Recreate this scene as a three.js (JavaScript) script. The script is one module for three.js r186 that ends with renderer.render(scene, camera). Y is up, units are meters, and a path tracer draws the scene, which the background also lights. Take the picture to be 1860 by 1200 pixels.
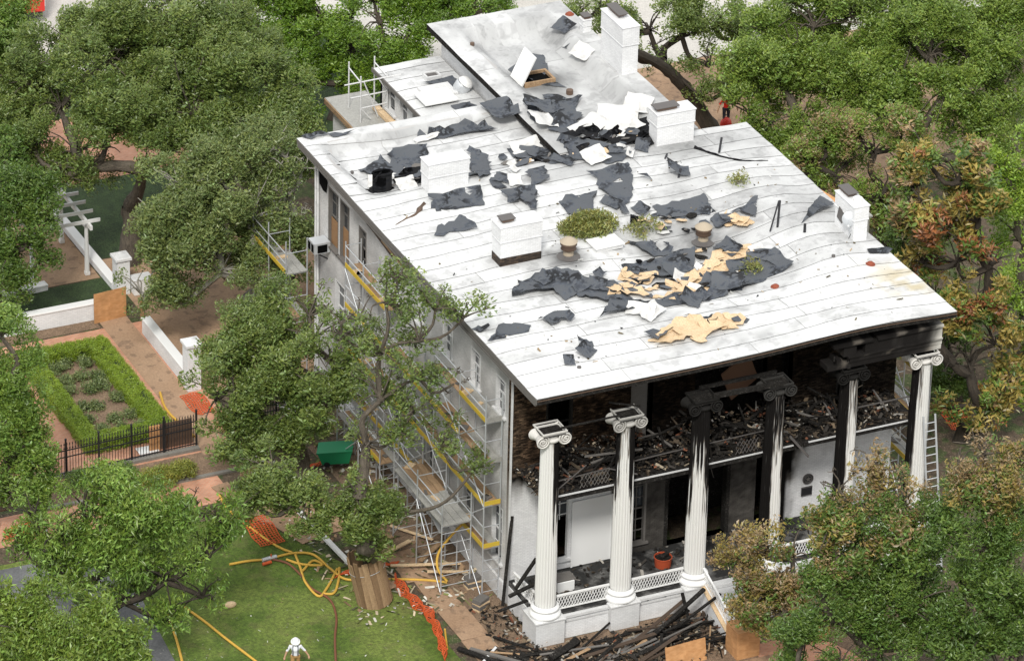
import * as THREE from 'three';
import { mergeGeometries, mergeVertices, toCreasedNormals } from 'three/addons/utils/BufferGeometryUtils.js';
import { TessellateModifier } from 'three/addons/modifiers/TessellateModifier.js';
import { MarchingCubes } from 'three/addons/objects/MarchingCubes.js';

// ---------------------------------------------------------------- camera, sky, sun, exposure
const scene = new THREE.Scene();
const camera = new THREE.PerspectiveCamera(7.7038, 1.55, 1, 1500);
camera.position.set(-73.52,106.33,151.36);
camera.up.set(0.1825,0.8768,-0.4448);
camera.lookAt(-35.957,58.305,72.098);
const renderer = new THREE.WebGLRenderer();
renderer.toneMapping = THREE.LinearToneMapping;
renderer.toneMappingExposure = 1.46;
renderer.shadowMap.enabled = true;
{
  const W = 64, H = 32, d = new Float32Array(W * H * 4);   // an even bright overcast, lighter overhead
  for (let j = 0; j < H; j++) for (let i = 0; i < W; i++) {
    const el = (j + 0.5) / H * 180 - 90, s = Math.max(0, Math.sin(el * Math.PI / 180)), L = el < 0 ? 0.3 : 0.58 + 0.27 * s, k = (j * W + i) * 4;
    d[k] = L * 0.985; d[k + 1] = L; d[k + 2] = L * 1.02; d[k + 3] = 1;
  }
  const sky = new THREE.DataTexture(d, W, H, THREE.RGBAFormat, THREE.FloatType);
  sky.mapping = THREE.EquirectangularReflectionMapping; sky.magFilter = THREE.LinearFilter; sky.needsUpdate = true;
  scene.background = sky; scene.environment = sky;
}
const sun = new THREE.DirectionalLight(new THREE.Color(1, 0.97, 0.91), 2.1);
sun.position.set(-45, 100, 62); sun.target.position.set(4, 0, -16);
sun.castShadow = true; sun.shadow.radius = 20; sun.shadow.mapSize.set(4096, 4096);
Object.assign(sun.shadow.camera, { left: -60, right: 60, top: 60, bottom: -60, near: 10, far: 300 });
scene.add(sun, sun.target);

// ---------------------------------------------------------------- helpers
function RNG(s) { return () => { s |= 0; s = s + 0x6D2B79F5 | 0; let t = Math.imul(s ^ s >>> 15, 1 | s); t = t + Math.imul(t ^ t >>> 7, 61 | t) ^ t; return ((t ^ t >>> 14) >>> 0) / 4294967296; }; }
const rr = (R, a, b) => a + (b - a) * R(), clamp = (x, a = 0, b = 1) => Math.min(b, Math.max(a, x));
const ss = (a, b, x) => { const t = clamp((x - a) / (b - a)); return t * t * (3 - 2 * t); }, mix = (a, b, t) => a + (b - a) * t;
const h3 = (x, y, z) => { let n = Math.imul(x, 374761393) ^ Math.imul(y, 668265263) ^ Math.imul(z, 1274126177); n = Math.imul(n ^ n >>> 13, 1274126177); return ((n ^ n >>> 16) >>> 0) / 4294967296; };
function vn(x, y, z = 0, per = 0) {
  const xi = Math.floor(x), yi = Math.floor(y), zi = Math.floor(z), fx = x - xi, fy = y - yi, fz = z - zi, u = fx * fx * (3 - 2 * fx), v = fy * fy * (3 - 2 * fy), w = fz * fz * (3 - 2 * fz);
  const m = per ? (a) => ((a % per) + per) % per : (a) => a, H = (a, b, c) => h3(m(xi + a), m(yi + b), zi + c);
  const L = (c) => mix(mix(H(0, 0, c), H(1, 0, c), u), mix(H(0, 1, c), H(1, 1, c), u), v);
  return fz === 0 ? L(0) : mix(L(0), L(1), w);
}
function fbm(x, y, z = 0, o = 4, per = 0) { let s = 0, a = 0.5, n = 0; for (let i = 0; i < o; i++) { s += a * vn(x, y, z + (z ? 0 : i * 7), per); n += a; x *= 2; y *= 2; z *= 2; per *= 2; a *= 0.5; } return s / n; }
const V = (x, y, z) => Array.isArray(x) ? new THREE.Vector3(...x) : x && x.isVector3 ? x.clone() : new THREE.Vector3(x, y, z);
const used = {};
const numbered = (n) => { const k = used[n] = (used[n] ?? -1) + 1; return k ? n + '_' + String(k).padStart(3, '0') : n; };
function mesh(name, geo, mat, parent) { const m = new THREE.Mesh(Array.isArray(geo) ? merge(geo) : geo, mat); m.name = parent ? name : numbered(name); m.castShadow = m.receiveShadow = true; (parent || scene).add(m); return m; }
function thing(name, label, category, pos = [0, 0, 0], group) { const g = new THREE.Group(); g.name = numbered(name); g.position.set(...pos); g.userData = { label, category }; if (group) g.userData.group = group; scene.add(g); return g; }
function tag(o, label, category, group, kind) { o.userData = { label, category }; if (group) o.userData.group = group; if (kind) o.userData.kind = kind; return o; }
function part(name, parent) { const g = new THREE.Group(); g.name = name; parent.add(g); return g; }
function struct(name, geo, mat) { const m = mesh(name, geo, mat); m.userData.kind = 'structure'; return m; }
function merge(list) { return mergeGeometries(list.map((g) => { const n = g.index ? g.toNonIndexed() : g; for (const k of Object.keys(n.attributes)) if (!['position', 'normal', 'uv', 'color'].includes(k)) n.deleteAttribute(k); return n; })); }
const M4 = new THREE.Matrix4(), E = new THREE.Euler(), Q = new THREE.Quaternion();
function at(g, x, y, z, rx = 0, ry = 0, rz = 0) { g.applyMatrix4(M4.compose(V(x, y, z), Q.setFromEuler(E.set(rx, ry, rz)), V(1, 1, 1))); return g; }
function wuv(g) {   // uv in metres, each face from its own side
  if (g.index) g = g.toNonIndexed();
  const p = g.attributes.position, uv = new Float32Array(p.count * 2), a = V(), b = V(), c = V(), n = V();
  for (let i = 0; i < p.count; i += 3) {
    a.fromBufferAttribute(p, i); b.fromBufferAttribute(p, i + 1); c.fromBufferAttribute(p, i + 2);
    n.subVectors(b, a).cross(c.clone().sub(a)); const X = Math.abs(n.x), Y = Math.abs(n.y), Z = Math.abs(n.z);
    [a, b, c].forEach((v, k) => { const j = (i + k) * 2; if (Y >= X && Y >= Z) { uv[j] = v.x; uv[j + 1] = v.z; } else if (X >= Z) { uv[j] = v.z; uv[j + 1] = v.y; } else { uv[j] = v.x; uv[j + 1] = v.y; } });
  }
  g.setAttribute('uv', new THREE.BufferAttribute(uv, 2)); return g;
}
const box = (w, h, d, x = 0, y = 0, z = 0, rx = 0, ry = 0, rz = 0) => at(wuv(new THREE.BoxGeometry(w, h, d)), x, y, z, rx, ry, rz);
function cbox(w, h, d, b = 0.02) {   // box with bevelled edges, base at y = 0
  const s = new THREE.Shape([new THREE.Vector2(-w / 2 + b, -d / 2 + b), new THREE.Vector2(w / 2 - b, -d / 2 + b), new THREE.Vector2(w / 2 - b, d / 2 - b), new THREE.Vector2(-w / 2 + b, d / 2 - b)]);
  const g = new THREE.ExtrudeGeometry(s, { depth: h - 2 * b, bevelSize: b, bevelThickness: b, bevelSegments: 1 });
  g.rotateX(-Math.PI / 2); g.translate(0, b, 0); return wuv(g);
}
function rod(a, b, r, seg = 6, r2 = r) { a = V(a); b = V(b); const d = b.clone().sub(a), L = d.length(), g = new THREE.CylinderGeometry(r2, r, L, seg, 1); g.translate(0, L / 2, 0); g.applyQuaternion(Q.setFromUnitVectors(V(0, 1, 0), d.normalize())); g.translate(a.x, a.y, a.z); return g; }
function beam(a, b, w, h, roll = 0) { a = V(a); b = V(b); const d = b.clone().sub(a), L = d.length(), g = wuv(new THREE.BoxGeometry(w, h, L)); g.rotateZ(roll); g.applyMatrix4(new THREE.Matrix4().lookAt(b, a, Math.abs(d.y) > 0.98 * L ? V(1, 0, 0) : V(0, 1, 0))); const c = a.add(b).multiplyScalar(0.5); g.translate(c.x, c.y, c.z); return g; }
function tube(pts, r0, r1, seg = 8, rings, bump = 0) {   // tapered, bending limb
  const c = new THREE.CatmullRomCurve3(pts.map((p) => Array.isArray(p) ? V(p) : p)); rings = rings || Math.max(4, Math.ceil(c.getLength() / 0.35));
  const g = new THREE.TubeGeometry(c, rings, 1, seg, false), p = g.attributes.position, n = seg + 1;
  for (let i = 0; i <= rings; i++) { const o = c.getPointAt(i / rings), r = mix(r0, r1, i / rings); for (let j = 0; j < n; j++) { const k = i * n + j; const v = V().fromBufferAttribute(p, k).sub(o); const q = r * (1 + bump * (vn(v.x * 3 + o.x * 4, v.y * 3 + o.y * 2, v.z * 3 + o.z * 4) - 0.5)); p.setXYZ(k, o.x + v.x * q, o.y + v.y * q, o.z + v.z * q); } }
  const uv = g.attributes.uv, L = c.getLength(); for (let i = 0; i < uv.count; i++) uv.setXY(i, uv.getX(i) * L, uv.getY(i) * 6.28 * r0);
  g.computeVertexNormals(); return g;
}
function shapeOf(p) { return new THREE.Shape(p.map(([x, z]) => new THREE.Vector2(x, -z))); }
function sheet(p, y, t = 0) { const s = shapeOf(p), g = t ? new THREE.ExtrudeGeometry(s, { depth: t, bevelEnabled: false }) : new THREE.ShapeGeometry(s); g.rotateX(-Math.PI / 2); g.translate(0, y, 0); return wuv(g); }
const rect = (x0, x1, z0, z1) => [[x0, z0], [x1, z0], [x1, z1], [x0, z1]];
function vcol(g, f) { const p = g.attributes.position, c = new Float32Array(p.count * 3); for (let i = 0; i < p.count; i++) { const q = f(p.getX(i), p.getY(i), p.getZ(i)); c[i * 3] = q[0]; c[i * 3 + 1] = q[1]; c[i * 3 + 2] = q[2]; } g.setAttribute('color', new THREE.BufferAttribute(c, 3)); return g; }

// ---------------------------------------------------------------- materials
const lin = (v) => Math.round(255 * (v <= 0.0031308 ? 12.92 * v : 1.055 * Math.pow(clamp(v), 1 / 2.4) - 0.055));
function ctex(N, metres, f) {   // colour texture, f(u, v) in linear light
  const d = new Uint8Array(N * N * 4); for (let j = 0; j < N; j++) for (let i = 0; i < N; i++) { const c = f(i / N, j / N), k = (j * N + i) * 4; d[k] = lin(c[0]); d[k + 1] = lin(c[1]); d[k + 2] = lin(c[2]); d[k + 3] = 255; }
  const t = new THREE.DataTexture(d, N, N); t.colorSpace = THREE.SRGBColorSpace; t.wrapS = t.wrapT = THREE.RepeatWrapping; t.magFilter = THREE.LinearFilter; t.repeat.set(1 / metres, 1 / metres); t.needsUpdate = true; return t;
}
function btex(N, metres, f) {
  const d = new Uint8Array(N * N * 4); for (let j = 0; j < N; j++) for (let i = 0; i < N; i++) { const c = Math.round(255 * clamp(f(i / N, j / N))), k = (j * N + i) * 4; d[k] = d[k + 1] = d[k + 2] = c; d[k + 3] = 255; }
  const t = new THREE.DataTexture(d, N, N); t.wrapS = t.wrapT = THREE.RepeatWrapping; t.magFilter = THREE.LinearFilter; t.repeat.set(1 / metres, 1 / metres); t.needsUpdate = true; return t;
}
const std = (o) => new THREE.MeshStandardMaterial({ roughness: 0.85, ...o });
const col = (r, g, b) => new THREE.Color().setRGB(r, g, b);
const plain = (r, g, b, o = {}) => std({ color: col(r, g, b), ...o });
const sc = (c, k) => [c[0] * k, c[1] * k, c[2] * k], mx = (a, b, t) => [mix(a[0], b[0], t), mix(a[1], b[1], t), mix(a[2], b[2], t)];
const P8 = (u, v, f, o = 4, z = 0) => fbm(u * f, v * f, z, o, f);
function brickAt(u, v, nu, nv) { const r = Math.floor(v * nv), s = u * nu + (r % 2) * 0.5, c = Math.floor(s), fu = s - c, fv = v * nv - r; return { m: fu < 0.05 || fu > 0.95 || fv < 0.11 || fv > 0.89, id: h3(((c % nu) + nu) % nu, r, 5) }; }
const T = {};
T.grass = ctex(1024, 12, (u, v) => { const a = P8(u, v, 6), b = P8(u, v, 128, 2, 3), d = P8(u, v, 24, 3, 9); let c = mx([0.074, 0.122, 0.014], [0.138, 0.184, 0.034], ss(0.35, 0.65, a)); c = sc(c, 0.55 + 0.9 * b); return mx(c, [0.15, 0.135, 0.055], ss(0.55, 0.75, d) * 0.3); });
T.litter = ctex(512, 6, (u, v) => { const a = P8(u, v, 5), b = P8(u, v, 150, 2, 2), d = P8(u, v, 40, 3, 8); let c = mx([0.07, 0.052, 0.034], [0.12, 0.085, 0.055], a); c = mx(c, [0.05, 0.085, 0.02], ss(0.5, 0.62, P8(u, v, 9, 3, 4)) * 0.75); return sc(mx(c, [0.28, 0.23, 0.15], ss(0.72, 0.8, b) * 0.8), 0.5 + d); });
T.cover = ctex(512, 5, (u, v) => { const b = P8(u, v, 110, 2, 3), a = P8(u, v, 12, 3); return sc(mx([0.02, 0.042, 0.012], [0.055, 0.095, 0.028], a), 0.4 + 1.2 * b); });
T.pave = ctex(1024, 3.2, (u, v) => { const q = brickAt(u, v, 16, 32), n = P8(u, v, 6); let c = mx([0.50, 0.215, 0.125], [0.60, 0.30, 0.19], q.id); if (q.m) c = [0.47, 0.32, 0.23]; return sc(c, 0.75 + 0.45 * n); });
T.path = ctex(512, 5, (u, v) => { const n = P8(u, v, 5), f = P8(u, v, 90, 2, 4); let c = mx([0.30, 0.19, 0.115], [0.40, 0.27, 0.175], n); return sc(mx(c, [0.18, 0.12, 0.08], ss(0.6, 0.75, P8(u, v, 18, 3, 5)) * 0.6), 0.8 + 0.4 * f); });
T.ply = ctex(512, 2.4, (u, v) => { const g = P8(u * 0.35, v, 40, 3), f = P8(u, v, 6, 3, 2); return sc(mx([0.42, 0.20, 0.075], [0.60, 0.33, 0.15], g), 0.75 + 0.45 * f); });
T.soil = ctex(512, 3, (u, v) => { const a = P8(u, v, 8), b = P8(u, v, 80, 2, 4); return sc(mx([0.15, 0.10, 0.065], [0.27, 0.185, 0.12], a), 0.5 + b); });
T.road = ctex(512, 8, (u, v) => { const a = P8(u, v, 4), b = P8(u, v, 160, 2, 4); return sc(mx([0.42, 0.40, 0.37], [0.55, 0.53, 0.49], a), 0.8 + 0.4 * b); });
T.tar = ctex(512, 8, (u, v) => { const a = P8(u, v, 4), b = P8(u, v, 160, 2, 4); return sc(mx([0.09, 0.092, 0.095], [0.17, 0.172, 0.175], ss(0.35, 0.65, a)), 0.7 + 0.6 * b); });
T.brick = ctex(1024, 2.56, (u, v) => { const q = brickAt(u, v, 12, 38), n = P8(u, v, 5), f = P8(u, v, 60, 2, 6); const c = mx([0.88, 0.865, 0.85], [1, 0.985, 0.965], q.id); return sc(q.m ? [0.82, 0.815, 0.80] : c, 0.82 + 0.16 * n + 0.1 * f); });
T.brickB = btex(512, 2.56, (u, v) => (brickAt(u, v, 12, 38).m ? 0.1 : 0.75 + 0.25 * brickAt(u, v, 12, 38).id));
T.burnt = ctex(512, 2.56, (u, v) => { const q = brickAt(u, v, 12, 38), n = P8(u, v, 4), f = P8(u, v, 50, 2, 6); let c = mx([0.14, 0.11, 0.09], [1, 0.84, 0.68], q.id * q.id); if (q.m) c = [0.42, 0.38, 0.33]; return sc(c, 0.35 + 0.6 * n + 0.5 * f); });
T.roof = ctex(1024, 11, (u, v) => { const a = P8(u, v, 6, 5), b = P8(u, v, 90, 3, 3), d = P8(u, v, 30, 3, 6); let k = 1.0 - 0.13 * ss(0.48, 0.68, a) - 0.14 * ss(0.55, 0.72, b) * a - 0.15 * ss(0.57, 0.7, d); return [k * 0.995, k, k * 0.995]; });
T.felt = ctex(512, 4, (u, v) => { const a = P8(u, v, 5, 4), b = P8(u, v, 60, 2, 3); let k = 0.1 + 1.6 * ss(0.25, 0.75, a); k *= 0.75 + 0.5 * b; k += 1.1 * ss(0.5, 0.68, P8(u, v, 9, 5, 8)) + 0.9 * ss(0.56, 0.68, P8(u, v, 40, 3, 12)); return [k * 0.95, k, k * 1.1]; });
T.bark = ctex(512, 2, (u, v) => { const a = fbm(u * 8, v * 40, 0, 3, 8), b = P8(u, v, 60, 2, 3); return sc(mx([0.05, 0.04, 0.03], [0.15, 0.125, 0.095], a), 0.6 + 0.8 * b); });
T.char = ctex(512, 2, (u, v) => { const a = P8(u, v, 14, 4), b = P8(u, v, 60, 2, 5); let k = 0.013 + 0.02 * a; k += 0.10 * ss(0.66, 0.8, b) * a; return [k * 1.05, k, k * 0.95]; });
T.wood = ctex(512, 1.5, (u, v) => { const a = fbm(u * 24, v * 3, 0, 3, 24), b = P8(u, v, 40, 2, 4); return sc(mx([0.24, 0.15, 0.08], [0.42, 0.28, 0.16], a), 0.75 + 0.4 * b); });
T.porch = ctex(512, 3, (u, v) => { const a = P8(u, v, 6, 4), b = P8(u, v, 60, 2, 3), k = (0.015 + 0.13 * ss(0.35, 0.7, a)) * (0.5 + 0.9 * b); return [k * 1.02, k, k * 0.96]; });
T.tan = ctex(512, 2, (u, v) => { const a = P8(u, v, 6), b = P8(u, v, 50, 2, 4); return sc(mx([0.60, 0.43, 0.25], [0.76, 0.58, 0.38], a), 0.75 + 0.4 * b); });
const grainB = btex(512, 1.2, (u, v) => P8(u, v, 40, 3, 2));
const dull = (o) => new THREE.MeshPhysicalMaterial({ roughness: 0.95, specularIntensity: 0.15, ...o });
const M = {
  grass: std({ map: T.grass, roughness: 0.95, bumpMap: btex(512, 3, (u, v) => P8(u, v, 90, 2, 2)), bumpScale: 0.04 }), litter: std({ map: T.litter, roughness: 0.95, bumpMap: grainB, bumpScale: 0.03 }), cover: std({ map: T.cover, roughness: 0.9, bumpMap: grainB, bumpScale: 0.06 }),
  pave: std({ map: T.pave }), path: std({ map: T.path, roughness: 0.9 }), ply: std({ map: T.ply, roughness: 0.75 }), soil: std({ map: T.soil, roughness: 0.95, bumpMap: grainB, bumpScale: 0.03 }), road: std({ map: T.road }), tar: std({ map: T.tar }),
  wall: std({ map: T.brick, bumpMap: T.brickB, bumpScale: 0.003, color: col(0.84, 0.855, 0.875) }), wallV: dull({ map: T.brick, bumpMap: T.brickB, bumpScale: 0.008, vertexColors: true }), burntV: dull({ map: T.burnt, bumpMap: T.brickB, bumpScale: 0.012, vertexColors: true, roughness: 0.9 }),
  white: plain(0.78, 0.78, 0.77, { roughness: 0.6, bumpMap: grainB, bumpScale: 0.002 }), whiteV: dull({ vertexColors: true, roughness: 0.75, bumpMap: grainB, bumpScale: 0.004 }), stone: plain(0.72, 0.73, 0.74, { map: T.brick, roughness: 0.8 }),
  roof: std({ map: T.roof, color: col(0.62, 0.61, 0.595), roughness: 0.75 }), roofV: std({ map: T.roof, vertexColors: true, roughness: 0.75, bumpMap: grainB, bumpScale: 0.004 }), felt: std({ map: T.felt, color: col(0.08, 0.087, 0.098), roughness: 0.7, bumpMap: grainB, bumpScale: 0.01 }), feltB: dull({ map: T.felt, color: col(0.018, 0.018, 0.019) }),
  vent: plain(0.40, 0.335, 0.25), kerb: plain(0.42, 0.41, 0.39, { map: T.road }), under: plain(0.42, 0.41, 0.40), bark: std({ map: T.bark, roughness: 0.95, bumpMap: btex(256, 0.8, (u, v) => fbm(u * 6, v * 24, 0, 3, 6)), bumpScale: 0.03 }), barkD: std({ map: T.bark, color: col(0.4, 0.38, 0.36), roughness: 0.95 }), barkG: plain(0.26, 0.245, 0.21, { roughness: 0.95 }), char: dull({ map: T.char, color: col(0.8, 0.78, 0.75), bumpMap: grainB, bumpScale: 0.02 }), ash: plain(0.16, 0.15, 0.14, { map: T.brick }),
  burnwood: plain(0.075, 0.05, 0.034, { map: T.brick }), woodD: std({ map: T.wood, color: col(0.62, 0.58, 0.55) }), boardB: plain(0.30, 0.17, 0.08, { map: T.brick }), wood: std({ map: T.wood }), tan: std({ map: T.tan, roughness: 0.95, bumpMap: grainB, bumpScale: 0.02 }), black: dull({ color: col(0.003, 0.003, 0.003) }), iron: plain(0.015, 0.015, 0.017, { roughness: 0.5 }), steel: plain(0.55, 0.57, 0.59, { metalness: 0.5, roughness: 0.45 }), alu: plain(0.62, 0.64, 0.66, { metalness: 0.5, roughness: 0.45 }), deck: plain(0.75, 0.77, 0.77, { map: T.road, metalness: 0.2, roughness: 0.6 }), yellow: plain(0.66, 0.47, 0.05, { roughness: 0.6, map: T.brick }), hose: plain(0.72, 0.44, 0.07, { roughness: 0.75, map: T.brick }), hoseR: plain(0.18, 0.07, 0.035, { roughness: 0.8 }), drum: plain(0.38, 0.06, 0.018), net: plain(0.58, 0.10, 0.025, { roughness: 0.7 }), red: plain(0.55, 0.03, 0.02, { roughness: 0.35 }), green: plain(0.01, 0.24, 0.10, { roughness: 0.45 }), glass: new THREE.MeshPhysicalMaterial({ color: col(0.03, 0.035, 0.04), roughness: 0.12, metalness: 0, clearcoat: 0.5 }), brown: plain(0.13, 0.085, 0.06, { metalness: 0.2, roughness: 0.6 }), lead: plain(0.13, 0.12, 0.115, { metalness: 0.3, roughness: 0.55 }), rust: plain(0.24, 0.06, 0.03), rubble: dull({ vertexColors: true }), dark: plain(0.03, 0.03, 0.035, { roughness: 0.8 }),
};
// ---------------------------------------------------------------- ground
struct('ground', sheet(rect(-200, 220, -220, 160), -0.012), M.litter);
struct('lawn', sheet([[-34, -13.6], [-9.2, -13.9], [-7, -12.6], [-5.2, -8.5], [-3.75, -4.6], [-3.75, 14], [-34, 14]], 0), M.grass);
struct('brick_garden_path', sheet(rect(-16.5, -5.1, -31.3, -19.2), 0), M.pave);
struct('brick_street_walk', sheet(rect(-40, -7.4, -17.4, -15.1), 0), M.pave);
struct('driveway', sheet([[-45, -13.9], [-15.3, -13.4], [-13.9, -9.4], [-15.5, 8], [-45, 10]], 0.006), M.tar);
struct('plywood_walkway', sheet([[-7.3, -32.2], [-5.95, -32.2], [-5.95, -19], [-7.3, -19]], 0.02), M.path);
struct('courtyard', sheet(rect(-5.2, 4.2, -37.5, -24), 0.004), M.path);
struct('pergola_paving', sheet(rect(-9.5, -5.75, -45, -35.9), 0.004), M.path);
struct('brick_terrace', sheet(rect(-9, 3.5, -52, -45.2), 0.004), M.pave);
struct('groundcover', sheet(rect(-16, -5.6, -35.8, -32.5), 0.004), M.cover);
struct('groundcover_strip', sheet(rect(-5.5, 1.4, -45.1, -37.6), 0.004), M.cover);
struct('garden_bed', sheet(rect(-13.5, -7.4, -32.2, -31.4), 0.006), M.soil);
struct('rose_bed_soil', sheet(rect(-11.2, -8.6, -28.9, -21.4), 0.03), M.soil);
struct('street', sheet(rect(-60, 90, -140, -56), 0.004), M.road);
struct('rear_courtyard', sheet(rect(15.8, 40, -46.5, -30), 0.004), M.path);
struct('parking_area', sheet(rect(15.8, 60, -56, -46.5), 0.004), M.road);
struct('side_yard', sheet(rect(19, 60, -29, 6), 0.004), M.litter);
struct('rear_lawn', sheet(rect(-3, 15, -56, -45), 0.002), M.cover);
{   // the pale board track beside the scaffolding, sheet by sheet
  const R = RNG(5);
  for (let i = 0; i < 8; i++) { const z = -14.6 + i * 2.45, x = mix(-4.6, -2.55, ss(-15, -5, z)); const b = struct('plywood_walkway', box(1.22, 0.018, 2.43, x, 0.025 + (i % 2) * 0.006, z, 0, rr(R, -0.05, 0.05)), M.path); b.userData.kind = 'structure'; }
}
struct('mulch_bed', sheet([[-2.9, -18], [-0.4, -18], [-0.4, 0.3], [16, 0.3], [18, 6.5], [-1.2, 6.5], [-2.2, 2]], 0.002), M.soil);

// ---------------------------------------------------------------- roof surfaces of the mansion
const roofA = (x, z) => 0.35 * ss(12, 15.2, x) * (1 - ss(15.6, 17.6, x)) * Math.exp(-(((z + 9) / 5) ** 2)) + 11.65 + Math.max(0, Math.min(x + 0.95, 17.9 - x, 0.66 - z, 8)) * 0.03 - 0.75 * Math.exp(-((x - 9.8) ** 2 + (z + 7.3) ** 2) / 13) + 0.2 * Math.exp(-((x - 13.5) ** 2 / 14 + (z - 0.66) ** 2 / 9));
const roofB = (x, z) => 11.2 + 0.5 * (1 - clamp((Math.min(x + 0.95, z + 24) - 0.75) / 0.45));
const roofM = (x, z) => { const k = x > 9.4 ? 1 : ss(-19.6, -17.2, z); return roofB(x, z) * (1 - k) + roofA(x, z) * k; };
const roofC = (x, z) => 11.1 + 0.65 * (1 - clamp((Math.min(x - 8.9, 15.6 - x, z + 32.4) - 1.15) / 0.65));
function gridSurf(x0, x1, z0, z1, nx, nz, y, flip) {
  const pos = [], uv = [], idx = [];
  for (let j = 0; j <= nz; j++) for (let i = 0; i <= nx; i++) { const x = mix(x0, x1, i / nx), z = mix(z0, z1, j / nz); pos.push(x, y(x, z), z); uv.push(x, z); }
  for (let j = 0; j < nz; j++) for (let i = 0; i < nx; i++) { const a = j * (nx + 1) + i, b = a + 1, c = a + nx + 1, d = c + 1; flip ? idx.push(a, b, c, b, d, c) : idx.push(a, c, b, b, c, d); }
  const g = new THREE.BufferGeometry(); g.setAttribute('position', new THREE.Float32BufferAttribute(pos, 3)); g.setAttribute('uv', new THREE.Float32BufferAttribute(uv, 2)); g.setIndex(idx); g.computeVertexNormals(); return g;
}
function edgeStrip(x0, z0, x1, z1, n, F, h, t = 0.05) {   // fascia board that follows the roof's edge
  const gs = []; for (let i = 0; i < n; i++) { const a = i / n, b = (i + 1) / n, p = [mix(x0, x1, a), mix(z0, z1, a)], q = [mix(x0, x1, b), mix(z0, z1, b)]; gs.push(beam([p[0], F(...p) - h / 2 - 0.02, p[1]], [q[0], F(...q) - h / 2 - 0.02, q[1]], t, h)); } return merge(gs);
}
const wrinkle = (x, z) => 0.075 * (fbm(x * 0.4, z * 0.7, 0, 2) - 0.5) + 0.03 * (vn(x * 1.7 + 9, z * 1.1, 0) - 0.5);
function roofTone(x, z) {   // weathering and soot that lie on the membrane
  let k = 0.70; const n = fbm(x * 0.6 + 40, z * 0.6 + 40, 0, 4), f = fbm(x * 2.2 + 7, z * 2.2, 0, 3);
  k *= 1 - 0.28 * ss(-1.9, -0.9, z) * (1 - ss(-0.4, 0.3, z)) * ss(0.35, 0.65, f) * ss(3, 6, x) * (1 - ss(12.5, 15, x));
  const st = (px, pz, r, a) => { k *= 1 - a * (1 - ss(0.25, 1, Math.hypot(x - px, z - pz) / r + 0.5 * (f - 0.5))); };
  st(5.2, -9.5, 1.35, 0.72); st(11.3, -9.3, 2.1, 0.55); st(8.6, -10.6, 2.6, 0.25); st(11.6, -26, 2.2, 0.6); st(14, -17, 1.8, 0.3); st(4, -9.5, 1.6, 0.25); st(3, -18.5, 3, 0.2); st(9, -17.5, 3.5, 0.3);
  k *= 1 - 0.2 * ss(8, 15, x) * ss(-5, -8, z) - 0.10 * ss(0.45, 0.62, n);
  k *= 1 - 0.26 * ss(0.5, 0.68, fbm(x * 1.3 + 70, z * 1.3 + 3, 0, 4)) * Math.max(0.12, ss(9, 4, Math.hypot(x - 9, z + 8)), 0.7 * ss(-15, -18, z)); if (z < -18) k *= 0.97;
  const b = ss(14.8, 17.4, x) * ss(-5, -2.8, z) * (1 - ss(-1.8, -0.6, z)) * ss(0.3, 0.6, f);   // brown scorch by the right eave
  if (z < -19.5 && x > 8.9) { const d = Math.min(x - 8.9, 15.6 - x, z + 32.4); k *= d > 1.15 && d < 1.8 ? 0.86 : d >= 1.8 ? 0.93 : 1; } else if (z < -19.5) { const d = Math.min(x + 0.95, z + 24); k *= d > 0.75 && d < 1.2 ? 0.8 : 1; }
  return [k * (1 - 0.25 * b), k * (1 - 0.35 * b), k * (1 - 0.55 * b)];
}
function strip(parent, x0, x1, z0, z1, F, along, R) {
  const L = along === 'x' ? x1 - x0 : z1 - z0, n = Math.max(2, Math.round(L / 0.4)), w = along === 'x' ? z1 - z0 : x1 - x0, m = Math.max(3, Math.ceil(w / 0.25)), tone = rr(R, 0.88, 1.04), u = rr(R, 0, 9);
  const g = along === 'x' ? gridSurf(x0, x1, z0, z1, n, m, (x, z) => F(x, z) + 0.03 + wrinkle(x, z) * 0.7 + 0.014 * (z - z0) / (z1 - z0)) : gridSurf(x0, x1, z0, z1, m, n, (x, z) => F(x, z) + 0.03 + wrinkle(x, z) * 0.7 + 0.014 * (x - x0) / (x1 - x0));
  const P = g.attributes.position; for (let i = 0; i < P.count; i++) { const x = P.getX(i), z = P.getZ(i); if (along === 'x' && F === roofM) { const q = clamp(z + wander(x, z) * ss(0.66, -1.2, z), -24, 0.66); P.setZ(i, q); P.setY(i, P.getY(i) - F(x, z) + F(x, q)); } }
  g.computeVertexNormals();
  const uv = g.attributes.uv; for (let i = 0; i < uv.count; i++) uv.setXY(i, uv.getX(i) + u, uv.getY(i) + u * 0.6);
  mesh('roof_sheet', vcol(g, (x, y, z) => sc(roofTone(x, z), tone)), M.roofV, parent);
}
const wander = (a, b) => 0.55 * (fbm(a * 0.22 + 3, b * 0.3 + 8, 0, 3) - 0.5);
const tess = new TessellateModifier(0.4, 7);
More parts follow.
